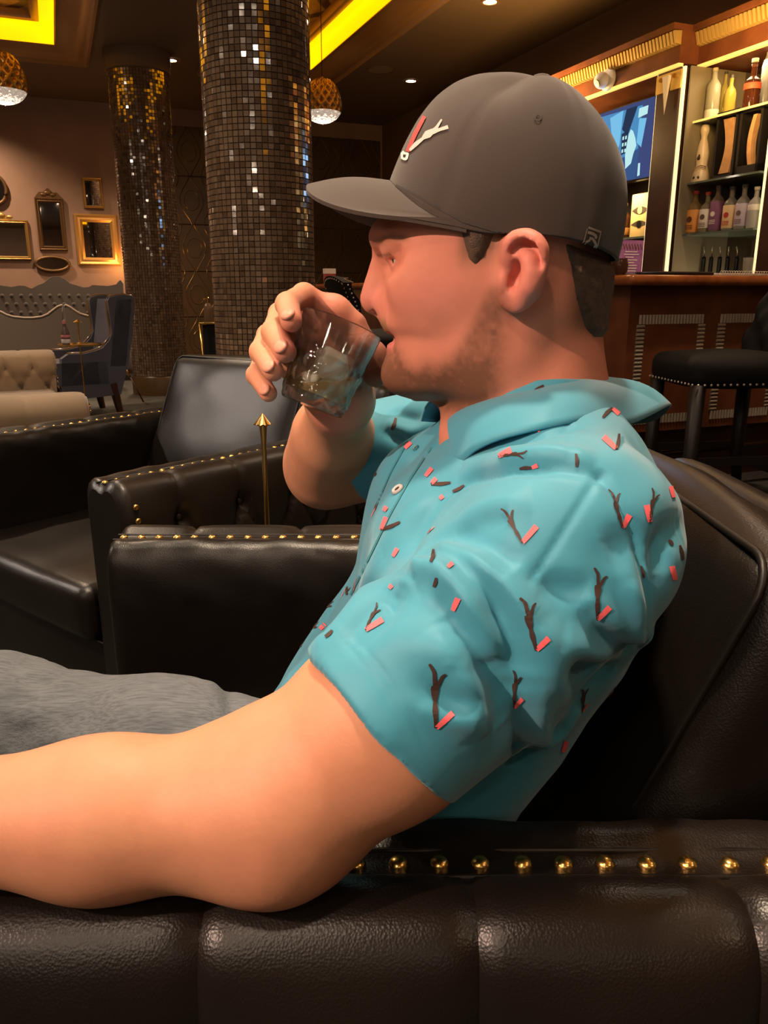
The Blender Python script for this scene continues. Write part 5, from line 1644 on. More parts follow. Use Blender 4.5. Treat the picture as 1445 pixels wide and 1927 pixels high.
def side_panel(off, name):
    pts = [on_plane(x, y, W0, wf) + wn * off for x, y in SIDEP]
    th = wn * .085; n = len(pts)
    nrm_ok = True
    vs = pts + [p + th for p in pts]
    fs = [list(range(n)), list(range(n, 2 * n))[::-1]] + [(i, n + i, n + (i + 1) % n, (i + 1) % n) for i in range(n)]
    o = MB().add(vs, fs).obj(name, BLUE, wc, 30)
    bm = bmesh.new(); bm.from_mesh(o.data); bmesh.ops.recalc_face_normals(bm, faces=bm.faces); bm.to_mesh(o.data); bm.free()
    edge = [pts[i] + th * .5 for i in list(range(13, 21)) + list(range(0, 6))]
    MB().tube(edge, .016, 8).obj('wood_edge', SHOW, o, 180)
    return pts
pts = side_panel(0, 'wing_panel'); side_panel(.60, 'wing_panel')
u0 = pts[6]; B0 = pts[5]
def slab_pts(a, b, c, d, th, name):
    vs = [a, b, c, d, a + th, b + th, c + th, d + th]
    o = MB().add(vs, [(0, 1, 2, 3), (7, 6, 5, 4), (0, 4, 5, 1), (1, 5, 6, 2), (2, 6, 7, 3), (3, 7, 4, 0)]).obj(name, BLUE, wc, 30)
    bm = bmesh.new(); bm.from_mesh(o.data); bmesh.ops.recalc_face_normals(bm, faces=bm.faces); bm.to_mesh(o.data); bm.free()
slab_pts(pts[5] + wf * .02, pts[8] + wf * .02, pts[8] + wn * .66 + wf * .02, pts[5] + wn * .66 + wf * .02, wf * .14, 'back')
q = pts[9].copy(); q.z = .30
slab_pts(q + wf * .1, q + wf * .70, q + wf * .70 + wn * .62, q + wf * .1 + wn * .62, Vector((0, 0, .20)), 'seat')
for du, dn in ((.06, .03), (.68, .03), (.06, .62), (.68, .62)):
    c = Vector((q.x, q.y, 0)) + wf * du + wn * dn
    MB().cyl(c + Vector((0, 0, .0)) - wf * (.05 if du < .3 else -.02), c + Vector((0, 0, .30)), .028, .045, 10).obj('leg', DARKWOOD, wc)
# ------------------------------------------------------------------ drink tables further back, bottle, siphon
p = P(146, 606, 6.3); drink_table((p.x, p.y, 0), P(143, 601, 6.3).z, P(146, 650, 6.3).z, 'brass drink table with a round tray in front of the blue wing chair', .17, .035)
zt = P(146, 650, 6.3).z + .0045
q = P(124, 640, 6.34)
t = empty('decorated_bottle', (q.x, q.y, zt), 0, 'small bottle with pink and white decoration on the drink table by the wing chair', 'bottle')
MB().lathe([(.030, 0), (.032, .02), (.032, .085), (.022, .12), (.013, .14), (.013, .165)], 18).obj('bottle_body', mat('smoky_glass', (.10, .06, .06), .15), t)
MB().lathe([(.0325, .01), (.0333, .012), (.0333, .040), (.0325, .042)], 18, cap0=False, cap1=False).obj('white_band', mat('label_white', (.55, .50, .45), .6), t)
MB().lathe([(.0325, .055), (.0333, .057), (.0333, .072), (.0325, .074)], 18, cap0=False, cap1=False).obj('pink_band', mat('label_pink', (.55, .18, .18), .6), t)
MB().lathe([(.0145, .158), (.0145, .182)], 14).obj('stopper', mat('pink_stopper', (.45, .17, .16), .5), t)
st = P(408, 605, 7.6)
t = empty('brass_stand', (st.x, st.y, 0), 0, 'brass-framed stand with a small tray, left of the near mosaic column', 'side table')
WP.append(t)
zt2 = st.z
MB().rbox(st.x - .14, st.x + .14, st.y - .14, st.y + .14, zt2 - .02, zt2, .006, 2).obj('tray', BRASS, t, 40)
for sx in (-1, 1):
    for sy in (-1, 1):
        MB().tube([(st.x + sx * .135, st.y + sy * .13, zt2 - .01), (st.x + sx * .10, st.y + sy * .12, .01)], .008, 8).obj('leg', BRASS, t, 180)
MB().bbox(st.x - .115, st.x + .115, st.y - .10, st.y + .10, .10, zt2 - .03).obj('cabinet_box', BLACKFAB, t)
q = P(393, 604, 7.58)
t = empty('soda_siphon', (q.x, q.y, zt2), 0, 'small glass soda siphon with a brass head on the brass stand', 'siphon')
MB().lathe([(.038, 0), (.040, .02), (.040, .12), (.030, .155), (.014, .17)], 20).obj('glass_body', mat('brown_glass', (.14, .085, .045), .12), t)
MB().lathe([(.014, .165), (.018, .18), (.012, .20), (.016, .215), (.004, .225)], 14).obj('head', BRASS, t)
MB().tube([(0, 0, .20), (-.035, 0, .205), (-.045, 0, .19)], .006, 6).obj('spout', BRASS, t, 180)
q = P(412, 604, 7.5)
t = empty('brass_dish', (q.x, q.y, zt2), 0, 'tiny brass dish on the brass stand beside the siphon', 'dish')
MB().lathe([(.03, 0), (.045, .012), (.050, .018), (.046, .016), (.01, .006)], 20).obj('bowl', BRASS, t)
MB().sphere((0, 0, .024), .014, 10, 6).obj('knob', BRASS, t, 180)
q = P(240, 700, 8.2)
t = empty('brass_walking_stick', (q.x, q.y, 0), 0, 'short brass stake leaning in the gap between wing chair and far column', 'stake')
MB().tube([(-.03, 0, q.z + .05), (.02, 0, q.z - .04)], .014, 8).obj('brass_top', BRASS, t, 180)
MB().tube([(.02, 0, q.z - .04), (.14, 0, .0)], .008, 8).obj('rod', DARKWOOD, t, 180)

# ------------------------------------------------------------------ tan chesterfield sofa
TAN = mat('tan_velvet', (.26, .175, .10), .75, sheen=.5, var=(.22, .145, .082), var_scale=7)
ss = Vector((-.417, .909, 0)); sf = Vector((.909, .417, 0)); S0 = Vector((-1.20, 3.16, 0))
SM = Matrix(((sf.x, ss.x, 0), (sf.y, ss.y, 0), (0, 0, 1))).to_4x4(); SM.translation = S0
so = empty('chesterfield_sofa', (0, 0, 0), 0, 'tan velvet chesterfield sofa with rolled arms and button tufting at the left edge', 'sofa'); so.matrix_world = SM
SLEN = 2.66
def rolled(length, tuft_side, amp=1.0):
    """arm along -x from 0; roll on top, inner face (towards tuft_side*y) tufted"""
    sec = []
    for i in range(13):
        a = -.35 * math.pi + (1.55 * math.pi) * i / 12
        sec.append((-.065 * 1 + .105 * math.sin(a) * 1.0 + .02, .615 + .105 * math.cos(a)))
    sec = [(.085, .36)] + [(.080, .50)] + sec[::-1] + [(-.085, .50), (-.085, .12)]
    return sec
def sofa_arm(y0, inner, name):
    sec = []
    for i in range(17):
        a = math.radians(-128 + 256 * i / 16)
        sec.append((.108 * math.sin(a), .612 + .108 * math.cos(a)))
    sec = [(-.075, .12), (-.075, .45)] + sec + [(.075, .45), (.075, .12)]
    d = np.array(sec); s = np.r_[0, np.cumsum(np.hypot(*np.diff(d, axis=0).T))]; tt = np.linspace(0, s[-1], 56)
    d = np.column_stack([np.interp(tt, s, d[:, i]) for i in (0, 1)])
    L = .95; nx = 80; vs = []
    for i in range(nx):
        x = .0 - L * i / (nx - 1); e = min(1, (i / (nx - 1)) * L / .05); k = .90 + .10 * math.sqrt(1 - (1 - e) ** 2)
        for y, z in d:
            dy = 0.0
            if y * inner > .03 and z < .70:
                for r_, zb in enumerate((.60, .47, .34)):
                    u = -x - .14 - (0 if r_ % 2 == 0 else .085); bx = abs((u / .17 + .5) % 1 - .5) * .17
                    dy -= .035 * math.exp(-((bx / .022) ** 2 + ((z - zb) / .022) ** 2))
                    q_ = (zb - z) / .13
                    if 0 <= q_ <= 1: dy -= .014 * math.exp(-((bx - q_ * .085) / .009) ** 2)
                u = -x - .14; bx = abs((u / .17 + .5) % 1 - .5) * .17
                if z > .6: dy -= .014 * math.exp(-(bx / .010) ** 2)
                dy += .015
            elif y * inner < 0 or z >= .70:
                u = -x - .22; 
                dy -= .006 * math.exp(-((abs((u / .34 + .5) % 1 - .5) * .34) / .008) ** 2)
            yy = y * k; rr = math.hypot(y, z - .612)
            if z > .5 and rr > 1e-4 and not (y * inner > .03 and z < .70):
                yy += dy * y / rr; z2 = .612 + (z - .612) * k + dy * (z - .612) / rr
            else:
                yy += dy * (1 if y > 0 else -1); z2 = z if z < .5 else .612 + (z - .612) * k
            vs.append((x, y0 + yy, z2))
    m = len(d); fs = []
    for i in range(nx - 1):
        for j in range(m - 1):
            fs.append((i * m + j, i * m + j + 1, (i + 1) * m + j + 1, (i + 1) * m + j))
    fs += [list(range(m))[::-1], list(range((nx - 1) * m, nx * m))]
    o = MB().add(vs, fs).obj(name, TAN, so, 60)
    bm = bmesh.new(); bm.from_mesh(o.data); bmesh.ops.recalc_face_normals(bm, faces=bm.faces); bm.to_mesh(o.data); bm.free()
    MB().lathe([(.090, 0), (.085, .008), (.03, .012), (.002, .012)], 28, M=Matrix.Translation((.0, y0, .612)) @ Matrix.Rotation(math.pi / 2, 4, 'Y'), cap0=False).obj('scroll_face', TAN, o, 180)
    for i in range(15):
        if i < 9: a = math.radians(200 - 220 * i / 8); y, z = .055 * math.cos(a), .612 + .055 * math.sin(a)
        else: y, z = (.05 if i % 2 else -.05), .56 - .035 * ((i - 9) // 2 + 1)
        put_nail(o, (.012, y0 + y, z), (1, 0, 0), 1.15)
    return o
sofa_arm(0.0, 1, 'arm'); sofa_arm(SLEN, -1, 'arm')
mb = MB(); mb.rbox(-1.10, -.78, -.10, SLEN + .10, .12, .70, .10, 4); mb.obj('back', TAN, so, 60)
mb = MB(); mb.rbox(-.85, -.02, .09, SLEN - .09, .12, .34, .03, 3); mb.obj('seat_base', TAN, so, 60)
for k in range(2): MB().rbox(-.82, -.01, .10 + k * (SLEN - .2) / 2, .09 + (k + 1) * (SLEN - .2) / 2, .345, .46, .045, 4, .01).obj('seat_cushion', TAN, so, 60)
for y in (0, SLEN):
    for x in (-.06, -.9): MB().lathe([(.03, 0), (.035, .05), (.02, .12)], 10, (x, y, 0)).obj('leg', DARKWOOD, so)

# ------------------------------------------------------------------ bar: panelled end towards us, long side going away
BB = 3.58; AB = 2.88
bar = empty('bar_counter', (0, 0, 0), 0, 'dark wooden bar counter with ribbed metal panel frames', 'bar counter'); bar.matrix_world = ROOM
ZB0, ZB1 = 1.135, 1.190
mb = MB(); mb.rbox(AB - .10, 4.70, BB - .12, BB + .42, ZB0, ZB1, .022, 3); mb.obj('counter_top', COUNTER, bar, 40)
mb = MB(); mb.rbox(AB - .10, AB + .42, BB + .421, 9.0, ZB0, ZB1, .022, 3); mb.obj('counter_top', COUNTER, bar, 40)
MB().bbox(AB, 4.69, BB, BB + .30, .33, ZB0).obj('end_body', REDWOOD, bar)
MB().bbox(AB, AB + .30, BB + .301, 8.9, .33, ZB0).obj('long_body', REDWOOD, bar)
MB().bbox(AB + .08, 4.69, BB + .08, BB + .28, 0, .33).obj('toe_kick', DARKWOOD, bar)
MB().bbox(AB + .08, AB + .28, BB + .281, 8.8, 0, .33).obj('toe_kick', DARKWOOD, bar)
MB().tube([(AB - .02, BB - .16, .24), (4.69, BB - .16, .24)], .022, 12).obj('foot_rail', mat('dark_rail', (.10, .075, .05), .2, metal=1.0), bar, 180)
pos = [PB(1198, 612, BB)[0], PB(1326, 605, BB)[0]]
pw = pos[1] - pos[0]
pz1 = PB(1262, 592, BB)[1]; pz0 = PB(1400, 765, BB)[1] - .06
gap = PB(1352, 600, BB)[0] - pos[1]
for k in range(3):
    a0 = pos[0] + k * (pw + gap); a1 = a0 + pw
    if a1 > 4.66: break
    pn = MB().bbox(a0 + .05, a1 - .05, BB - .006, BB, pz0 + .05, pz1 - .05).obj('panel', REDWOOD, bar)
    ribs = MB(); w = .05
    n = int((a1 - a0 - .02) / .021)
    for i in range(n):
        x = a0 + .01 + (i + .5) * (a1 - a0 - .02) / n
        for z in (pz1 - w / 2, pz0 + w / 2): ribs.cyl((x, BB - .002, z - w / 2), (x, BB - .002, z + w / 2), .0085, n=8)
    n2 = int((pz1 - pz0 - 2 * w) / .021)
    for i in range(n2):
        z = pz0 + w + (i + .5) * (pz1 - pz0 - 2 * w) / n2
        for x in (a0 + w / 2, a1 - w / 2): ribs.cyl((x - w / 2, BB - .002, z), (x + w / 2, BB - .002, z), .0085, n=8)
    put(ribs.obj('ribbed_frame', STEEL, pn, 40), kind='stuff')
# things on the counter
zc = ZB1
def on_counter(px, b): return PB(px, 515, b)[0]
bk = room_root('closed_folder', on_counter(1268, BB + .02), BB + .02, zc, 'flat black menu folder lying on the bar counter', 'folder')
mb = MB(); mb.rbox(-.19, .19, -.10, .12, 0, .016, .005, 2); o = mb.obj('cover', mat('black_cover', (.014, .010, .009), .4), bk, 40)
MB().bbox(-.18, .185, -.09, .115, .016, .019).obj('pages', mat('page_edge', (.10, .07, .055), .6), bk)
nb = room_root('spiral_notebook', on_counter(1392, BB + .02), BB + .02, zc, 'white spiral-bound pad lying on the bar counter, right of the folder', 'notebook')
MB().rbox(-.20, .20, -.05, .12, 0, .014, .003, 1).obj('pages', mat('paper', (.60, .52, .42), .7), nb, 40)
for i in range(22): MB().tube([(-.19 + i * .018, -.055 + .012 * math.cos(t), .0145 + .012 * math.sin(t)) for t in np.linspace(0, 6.0, 9)], .0016, 5).obj('spiral_ring', STEEL, nb, 180)
tb = room_root('card_reader', on_counter(1450, BB + .16) + .06, BB + .16, zc, 'black box with a pale top edge on the bar counter at the right edge', 'card reader')
MB().rbox(-.10, .14, -.06, .08, 0, .115, .012, 2).obj('body', mat('black_plastic', (.012, .010, .010), .4), tb, 40)
MB().bbox(-.105, .14, -.065, .08, .115, .122).obj('lid', mat('pale_lid', (.50, .42, .30), .5), tb)
gg = room_root('water_glass', on_counter(1408, BB + .26), BB + .26, zc, 'empty ribbed tumbler on the bar counter behind the spiral pad', 'glass')
gg_m = mat('thin_glass', (.9, .85, .75), .04, trans=.85, ior=1.3)
MB().lathe([(.034, 0), (.040, .115), (.0375, .115), (.032, .008), (.002, .007)], 20).obj('tumbler', gg_m, gg)
# menu in a stand, dark goblet
a, z = PB(1186, 482, BB + .12)
mn = room_root('drinks_menu', a, BB + .12, zc, 'purple printed drinks menu standing on the bar counter beside the pillar', 'menu')
mh = PB(1186, 452, BB + .12)[1] - zc; mw = PB(1208, 482, BB + .12)[0] - PB(1163, 482, BB + .12)[0]
MB().bbox(-mw / 2, mw / 2, -.004, .004, 0, mh).obj('card', mat('purple_card', (.36, .12, .38), .5, var=(.50, .20, .42), var_scale=14), mn)
WP_M = mat('menu_white', (.85, .75, .70), .6)
mb = MB()
for i, (w, x) in enumerate(((.5, 0), (.62, .02), (.34, -.05), (.56, 0), (.30, .0), (.60, -.02), (.44, .05), (.5, 0))):
    mb.bbox(x * mw - w * mw / 2, x * mw + w * mw / 2, -.0055, -.004, mh * (.66 - i * .078), mh * (.66 - i * .078) + .006)
put(mb.obj('printed_lines', WP_M, mn), kind='stuff')
mb = MB()
for i in range(7):
    x = -mw * .36 + i * mw * .12
    mb.tube([(x - .008, -.005, mh * .74), (x, -.005, mh * .90), (x + .012, -.005, mh * .76)], .003, 5)
put(mb.obj('title_lettering', mat('menu_title', (.80, .52, .40), .6), mn, 180), kind='stuff')
MB().rbox(-mw / 2 - .01, mw / 2 + .01, -.025, .025, 0, .012, .003, 1).obj('stand_foot', gg_m, mn)
gb = room_root('dark_goblet', on_counter(1164, BB + .05), BB + .05, zc, 'round dark glass bowl on the bar corner behind the man\'s neck', 'goblet')
MB().lathe([(.035, 0), (.045, .02), (.048, .05), (.040, .085), (.036, .085), (.042, .05), (.002, .01)], 20).obj('bowl', mat('amber_dark_glass', (.06, .025, .015), .08), gb)

# ------------------------------------------------------------------ back bar cabinet
AC = 3.86
cab = empty('back_bar', (0, 0, 0), 0, 'wooden back bar with gold ribbed cornice, mirrored niches and lit edges', 'back bar'); cab.matrix_world = ROOM
bp1, _ = PA(1226, 345, AC); bp0, _ = PA(1266, 345, AC)
zt = PA(1290, 52, AC - .05)[1]; zr = PA(1290, 80, AC - .05)[1]; zf = PA(1290, 116, AC - .02)[1]; zl = PA(1290, 124, AC)[1]
bj = PA(1290, 100, AC)[0]                       # where the front steps back
bN = PA(1437, 400, 4.0)[0]                      # right end of the niche
BL = 7.4
# cornice: left run proud, right run stepped back
for a_, b0_, b1_ in ((AC - .06, bj, BL), (AC + .09, 2.9, bj)):
    MB().bbox(a_ - .05, 4.69, b0_, b1_, zt, zt + .035).obj('cornice_cap', REDWOOD, cab)
    MB().bbox(a_ + .02, 4.69, b0_, b1_, zr, zt).obj('cornice_core', REDWOOD, cab)
    mb = MB(); n = int((b1_ - b0_) / .032)
    for i in range(n):
        b = b0_ + (i + .5) * (b1_ - b0_) / n
        mb.add([(a_ + .02, b - .0135, zr + .004), (a_ + .02, b + .0135, zr + .004), (a_ - .014, b + .009, zr + .010), (a_ - .014, b - .009, zr + .010), (a_ + .02, b - .0135, zt - .002), (a_ + .02, b + .0135, zt - .002), (a_ - .035, b + .009, zt - .006), (a_ - .035, b - .009, zt - .006)],
               [(3, 2, 6, 7), (0, 3, 7, 4), (1, 5, 6, 2), (0, 1, 2, 3), (4, 7, 6, 5)])
    put(mb.obj('ribbed_gold_band', mat('gold_rib', (.62, .40, .12), .35, metal=.5), cab, flat=True), kind='stuff')
    MB().bbox(a_ + .015, 4.69, b0_, b1_, zf, zr).obj('frieze', REDWOOD, cab)
    MB().bbox(a_ + .012, a_ + .05, b0_, b1_, zl, zf - .001).obj('amber_light_strip', YELLOWLED, cab)
    lamp('cornice_glow', 'AREA', RW(a_ - .45, (b0_ + b1_) / 2, zl - .25), 16 * (b1_ - b0_), (1.0, .62, .22), .35, RW(a_ + .0, (b0_ + b1_) / 2, zr))
# pillar and light edges
MB().bbox(AC - .02, AC + .12, bp0, bp1, ZB1 * .5, zl).obj('pillar', DARKWOOD, cab)
for b in (bp0 - .022, bp1):
    MB().bbox(AC - .005, AC + .010, b, b + .022, ZB1 * .5, zl).obj('cream_light_strip', CREAMLED, cab)
MB().bbox(AC + .10, AC + .14, bN - .04, bN - .005, ZB1 * .6, zl).obj('cream_light_strip', CREAMLED, cab)
MB().bbox(AC + .08, AC + .16, bN - .40, bN - .045, ZB1 * .5, zl).obj('pillar', DARKWOOD, cab)
# niche of shelves
AM = 4.34
bL = bp0 - .03
MB().bbox(AM, AM + .02, bN, bL, ZB1 * .6, zl).obj('niche_mirror', SMOKEMIRROR, cab)
MB().bbox(AC + .03, AM, bL - .012, bL, ZB1 * .6, zl).obj('niche_side', mat('frosted_side', (.20, .16, .10), .5, metal=.0), cab)
MB().bbox(AC + .02, AM, bN, bL, ZB1 * .6 - .03, ZB1 * .6).obj('niche_base', DARKWOOD, cab)
lamp('niche_light', 'AREA', RW(4.10, (bN + bL) / 2 + .12, ZB1 * .6 + .12), 6, (1.0, .84, .56), .22, RW(4.16, bL, 1.7))
lamp('niche_top_light', 'AREA', RW(4.06, (bN + bL) / 2, zl - .03), 3, (1.0, .72, .36), .25, RW(4.15, (bN + bL) / 2, 1.0))
MB().bbox(AM + .02, 4.69, bN - .4, BL, 0, zl).obj('carcase', DARKWOOD, cab)
SH = mat('shelf_glass', (.16, .20, .16), .06, trans=.3, ior=1.3)
AS = 3.94
shelf_z = []
for px, py in ((1370, 211), (1360, 333), (1358, 434)):
    z = PA(px, py, AS)[1]; shelf_z.append(z)
    MB().bbox(AS, AM - .004, bN + .01, bL - .014, z - .012, z).obj('glass_shelf', SH, cab)
MB().bbox(AS - .004, AS, bN + .01, bL - .014, shelf_z[0] - .012, shelf_z[0]).obj('amber_light_strip', YELLOWLED, cab)
# ---- bottles
def bottle(px, ytop, z, lab, shape, liquid, label, a=4.06, wpx=None, cap=None, group='bottles on the glass shelves', zt=None):
    b, _ = PA(px, (ytop + 400) / 2, a)
    h = (zt if zt else PA(px, ytop, a)[1]) - z
    t = room_root('bottle', a, b, z + .0005, lab, 'bottle', group)
    r = (PA(px - (wpx or 22) / 2, 400, a)[0] - PA(px + (wpx or 22) / 2, 400, a)[0]) / 2
    S = {'round': [(.9, 0), (1, .02), (1, .58), (.85, .66), (.36, .76), (.32, .90), (.36, .91), (.36, .94)],
         'tall': [(.9, 0), (1, .02), (1, .66), (.7, .74), (.40, .80), (.36, .92), (.42, .93), (.42, .95)],
         'squat': [(.85, 0), (1, .03), (1, .50), (.92, .58), (.34, .66), (.30, .84), (.36, .85), (.36, .90)]}[shape]
    glassy = liquid or (.75, .70, .60)
    key = 'bottle_%02d_%02d_%02d' % tuple(int(c * 50) for c in glassy)
    MB().lathe([(x * r, y * h) for x, y in S], 20).obj('bottle_body', mat(key, glassy, .06, trans=.55, ior=1.3, spec=.7), t)
    MB().lathe([(r * .40, h * .93), (r * .40, h)], 14).obj('stopper', mat('cap_%d' % (hash(str(cap)) % 997), cap or (.05, .04, .035), .4), t)
    if label:
        z0, z1, c, c2 = label
        MB().lathe([(r * 1.01, z0 * h), (r * 1.02, z0 * h + .001), (r * 1.02, z1 * h - .001), (r * 1.01, z1 * h)], 20, cap0=False, cap1=False).obj('paper_label', mat('label_%d_%d_%d' % tuple(int(v * 100) for v in c), c, .6), t)
        if c2:
            mb = MB(); d = Vector((-.97, -.25, 0)).normalized()
            ang = math.atan2(d.y, d.x)
            zc_ = (z0 + z1) / 2 * h
            mb.lathe([(r * .36, 0), (r * .36, .002)], 12, M=Matrix.Translation(d * r * 1.0 + Vector((0, 0, zc_ + .01))) @ Matrix.Rotation(ang, 4, 'Z') @ Matrix.Rotation(math.pi / 2, 4, 'Y'))
            for i in range(3):
                mb.add([(q_.x, q_.y, q_.z) for q_ in [d * r * 1.025 + Vector((-d.y, d.x, 0)) * s_ * r * .5 + Vector((0, 0, zc_ - .03 - i * .010 + e_)) for s_, e_ in ((-1, 0), (1, 0), (1, .004), (-1, .004))]], [(0, 1, 2, 3)])
            put(mb.obj('label_print', mat('ink_%d_%d_%d' % tuple(int(v * 100) for v in c2), c2, .6), t), kind='stuff')
    return t
z1, z2, z3 = shelf_z
bottle(1333, 133, z1, 'clear bottle with a cork and pale lower label, left on the top shelf', 'tall', (.62, .58, .42), (.04, .20, (.6, .55, .45), None), 4.03, 18, (.5, .35, .2))
bottle(1353, 140, z1, 'bottle of pale yellow spirit on the top shelf, behind the clear corked one', 'tall', (.60, .48, .12), None, 4.16, 12)
bottle(1364, 146, z1, 'bottle of bright yellow spirit on the top shelf', 'round', (.72, .55, .10), None, 4.12, 16)
bottle(1405, 116, z1, 'dark amber bottle with a red label and pale stopper on the top shelf', 'squat', (.10, .028, .012), (.40, .52, (.75, .08, .03), None), 4.03, 23, (.45, .28, .12))
bottle(1430, 84, z1, 'clear tall bottle at the right end of the top shelf', 'tall', (.55, .52, .48), None, 4.16, 14)
bottle(1309, 360, z3, 'bottle with an orange label and red stopper, first on the bottom shelf', 'round', (.52, .32, .12), (.04, .56, (.80, .33, .06), (.14, .05, .03)), 4.02, 22, (.55, .06, .04))
bottle(1332, 362, z3, 'bottle with a white label and red stopper on the bottom shelf', 'round', (.45, .36, .22), (.12, .58, (.80, .72, .58), (.12, .08, .06)), 4.02, 20, (.55, .06, .04))
bottle(1351, 350, z3, 'tall bottle with a white and purple label on the bottom shelf', 'tall', (.30, .22, .16), (.05, .66, (.22, .08, .16), (.75, .68, .55)), 4.02, 19)
bottle(1377, 352, z3, 'bottle with a cream label and red figure on the bottom shelf', 'round', (.40, .36, .28), (.06, .58, (.72, .50, .24), (.45, .04, .03)), 4.02, 21)
bottle(1400, 348, z3, 'bottle with a lavender label and dark figure on the bottom shelf', 'round', (.42, .38, .32), (.08, .58, (.50, .42, .46), (.16, .10, .08)), 4.02, 21)
bottle(1423, 352, z3, 'clear cut bottle with a small white neck label, last on the bottom shelf', 'round', (.75, .70, .60), (.44, .58, (.80, .72, .60), None), 4.02, 21, (.6, .52, .4))
# carved ceramic decanter
b, _ = PA(1322, 290, 4.02); h = PA(1322, 235, 4.02)[1] - z2
t = room_root('ceramic_decanter', 4.02, b, z2 + .0005, 'tall cream ceramic decanter with dark painted eyes on the middle shelf', 'decanter', None)
CER = mat('cream_ceramic', (.62, .48, .32), .35, bump=('noise', 60, .3, .004))
MB().lathe([(.058, 0), (.060, .01), (.050, h * .18), (.036, h * .30), (.040, h * .40), (.041, h * .50), (.030, h * .66), (.019, h * .76), (.021, h * .80), (.028, h * .86), (.029, h * .92), (.022, h * .98), (.002, h)], 24).obj('body', CER, t)
for dy, zz, r_ in ((-.018, .08, .010), (.022, .08, .010), (.0, .42, .014), (.004, .46, .008)):
    rr = .055 if zz < .2 else .040
    ang = math.radians(195) + dy * 14
    MB().sphere((math.cos(ang) * rr, math.sin(ang) * rr, zz * h), r_, 10, 6, (.5, 1, 1)).obj('painted_eye', mat('dark_glaze', (.05, .03, .022), .3), t, 180)
mb = MB()
for k in range(3): mb.tube([(math.cos(a_) * .047, math.sin(a_) * .047, h * (.20 + .03 * k) + .012 * math.sin(a_ * 2)) for a_ in np.linspace(2.4, 4.6, 10)], .0035, 5)
put(mb.obj('moulded_sash', CER, t, 180), kind='stuff')
# two black frames with carved wood standing on the middle shelf
WOODL = mat('pale_carved_wood', (.50, .28, .13), .45, var=(.40, .21, .09), var_scale=20)
BLK = mat('black_lacquer', (.010, .008, .007), .3)
def frame_box(px0, px1, ytop, lab, curved):
    b1, _ = PA(px0, 300, 4.02); b0, _ = PA(px1, 300, 4.02); h = PA((px0 + px1) / 2, ytop, 4.02)[1] - z2; w = b1 - b0
    t = room_root('display_case', 4.02, (b0 + b1) / 2, z2 + .0005, lab, 'display case', 'black display cases on the middle shelf')
    for y0_, y1_, q0, q1 in ((-w / 2, -w / 2 + .018, 0, h), (w / 2 - .018, w / 2, 0, h), (-w / 2, w / 2, 0, .05 if curved else .02), (-w / 2, w / 2, h - .025, h)):
        MB().bbox(-.05, .05, y0_, y1_, q0, q1).obj('case_side', BLK, t)
    MB().bbox(.04, .05, -w / 2, w / 2, 0, h).obj('case_back', BLK, t)
    pl = []
    n = 14
    for i in range(n + 1):
        v = i / n; k = .10 + .20 * abs(2 * v - 1) ** 1.6
        pl.append((w * (k if not curved else .02 + .16 * math.sin(v * math.pi)), .03 + v * (h - .07)))
    pl += [(w * (-.34 + .16 * abs(2 * v - 1)) if not curved else w * (-.14 + .14 * math.sin(v * math.pi)), .03 + v * (h - .07)) for v in np.linspace(1, 0, n + 1)]
    m4 = Matrix(((0, 0, 1, -.03), (1, 0, 0, 0), (0, 1, 0, 0), (0, 0, 0, 1)))
    MB().prism(pl, 0, .04, m4).obj('carved_wood', WOODL, t, 30)
frame_box(1353, 1392, 212, 'black display case with a waisted slab of pale wood, beside the ceramic decanter', False)
frame_box(1396, 1438, 205, 'black display case with a curved slab of pale wood, right end of the middle shelf', True)
# bottles with pourers below the lowest shelf
zb = ZB1 * .6
for i, px in enumerate((1324, 1338, 1354, 1369, 1386)):
    b, _ = PA(px, 490, 4.12)
    t = room_root('bottle', 4.12, b, zb + .0005, 'dark bottle with a pale pouring spout below the shelves, %s from the left' % ('first', 'second', 'third', 'fourth', 'fifth')[i], 'bottle', 'pourer bottles below the shelves')
    h = PA(px, 487, 4.12)[1] - zb
    MB().lathe([(.022, 0), (.024, .02), (.024, h * .66), (.015, h * .80), (.014, h)], 16).obj('bottle_body', mat('dark_bottle', (.012, .012, .010), .15), t)
    MB().cyl((0, 0, h), (0, 0, h + .012), .013, n=12).obj('stopper', BLACKFAB, t)
    MB().tube([(0, 0, h + .01), (0, 0, h + .04), (-.008, .006 * (-1) ** i, h + .075)], .005, 6).obj('pour_spout', mat('spout_steel', (.7, .62, .48), .25, metal=.8), t, 180)
# bracket plate with white spike on the pillar head, security camera
zq1 = PA(1258, 138, AC - .03)[1]; zq0 = PA(1258, 172, AC - .03)[1]
bq0 = PA(1281, 155, AC - .03)[0]; bq1 = PA(1236, 155, AC - .03)[0]
br = empty('gold_bracket', (0, 0, 0), 0, 'gold plate with a white spike fixed to the head of the dark pillar', 'bracket'); br.matrix_world = ROOM
wq = (bq1 - bq0); mq = (bq0 + bq1) / 2
PL = mat('gold_plate', (.70, .46, .13), .4, metal=.4)
for s in (-1, 1):
    MB().bbox(AC - .034, AC - .021, mq + s * wq * .10, mq + s * wq * .5, zq0, zq1 - .06).obj('plate_wing', PL, br)
    MB().cyl((AC - .034, mq + s * wq * .28, zq1 - .03), (AC - .046, mq + s * wq * .28, zq1 - .03), .014, n=14).obj('bolt', BRASS, br)
MB().bbox(AC - .034, AC - .021, mq - wq * .5, mq + wq * .5, zq1 - .06, zq1).obj('plate_head', PL, br)
zs0 = PA(1256, 216, AC - .03)[1]
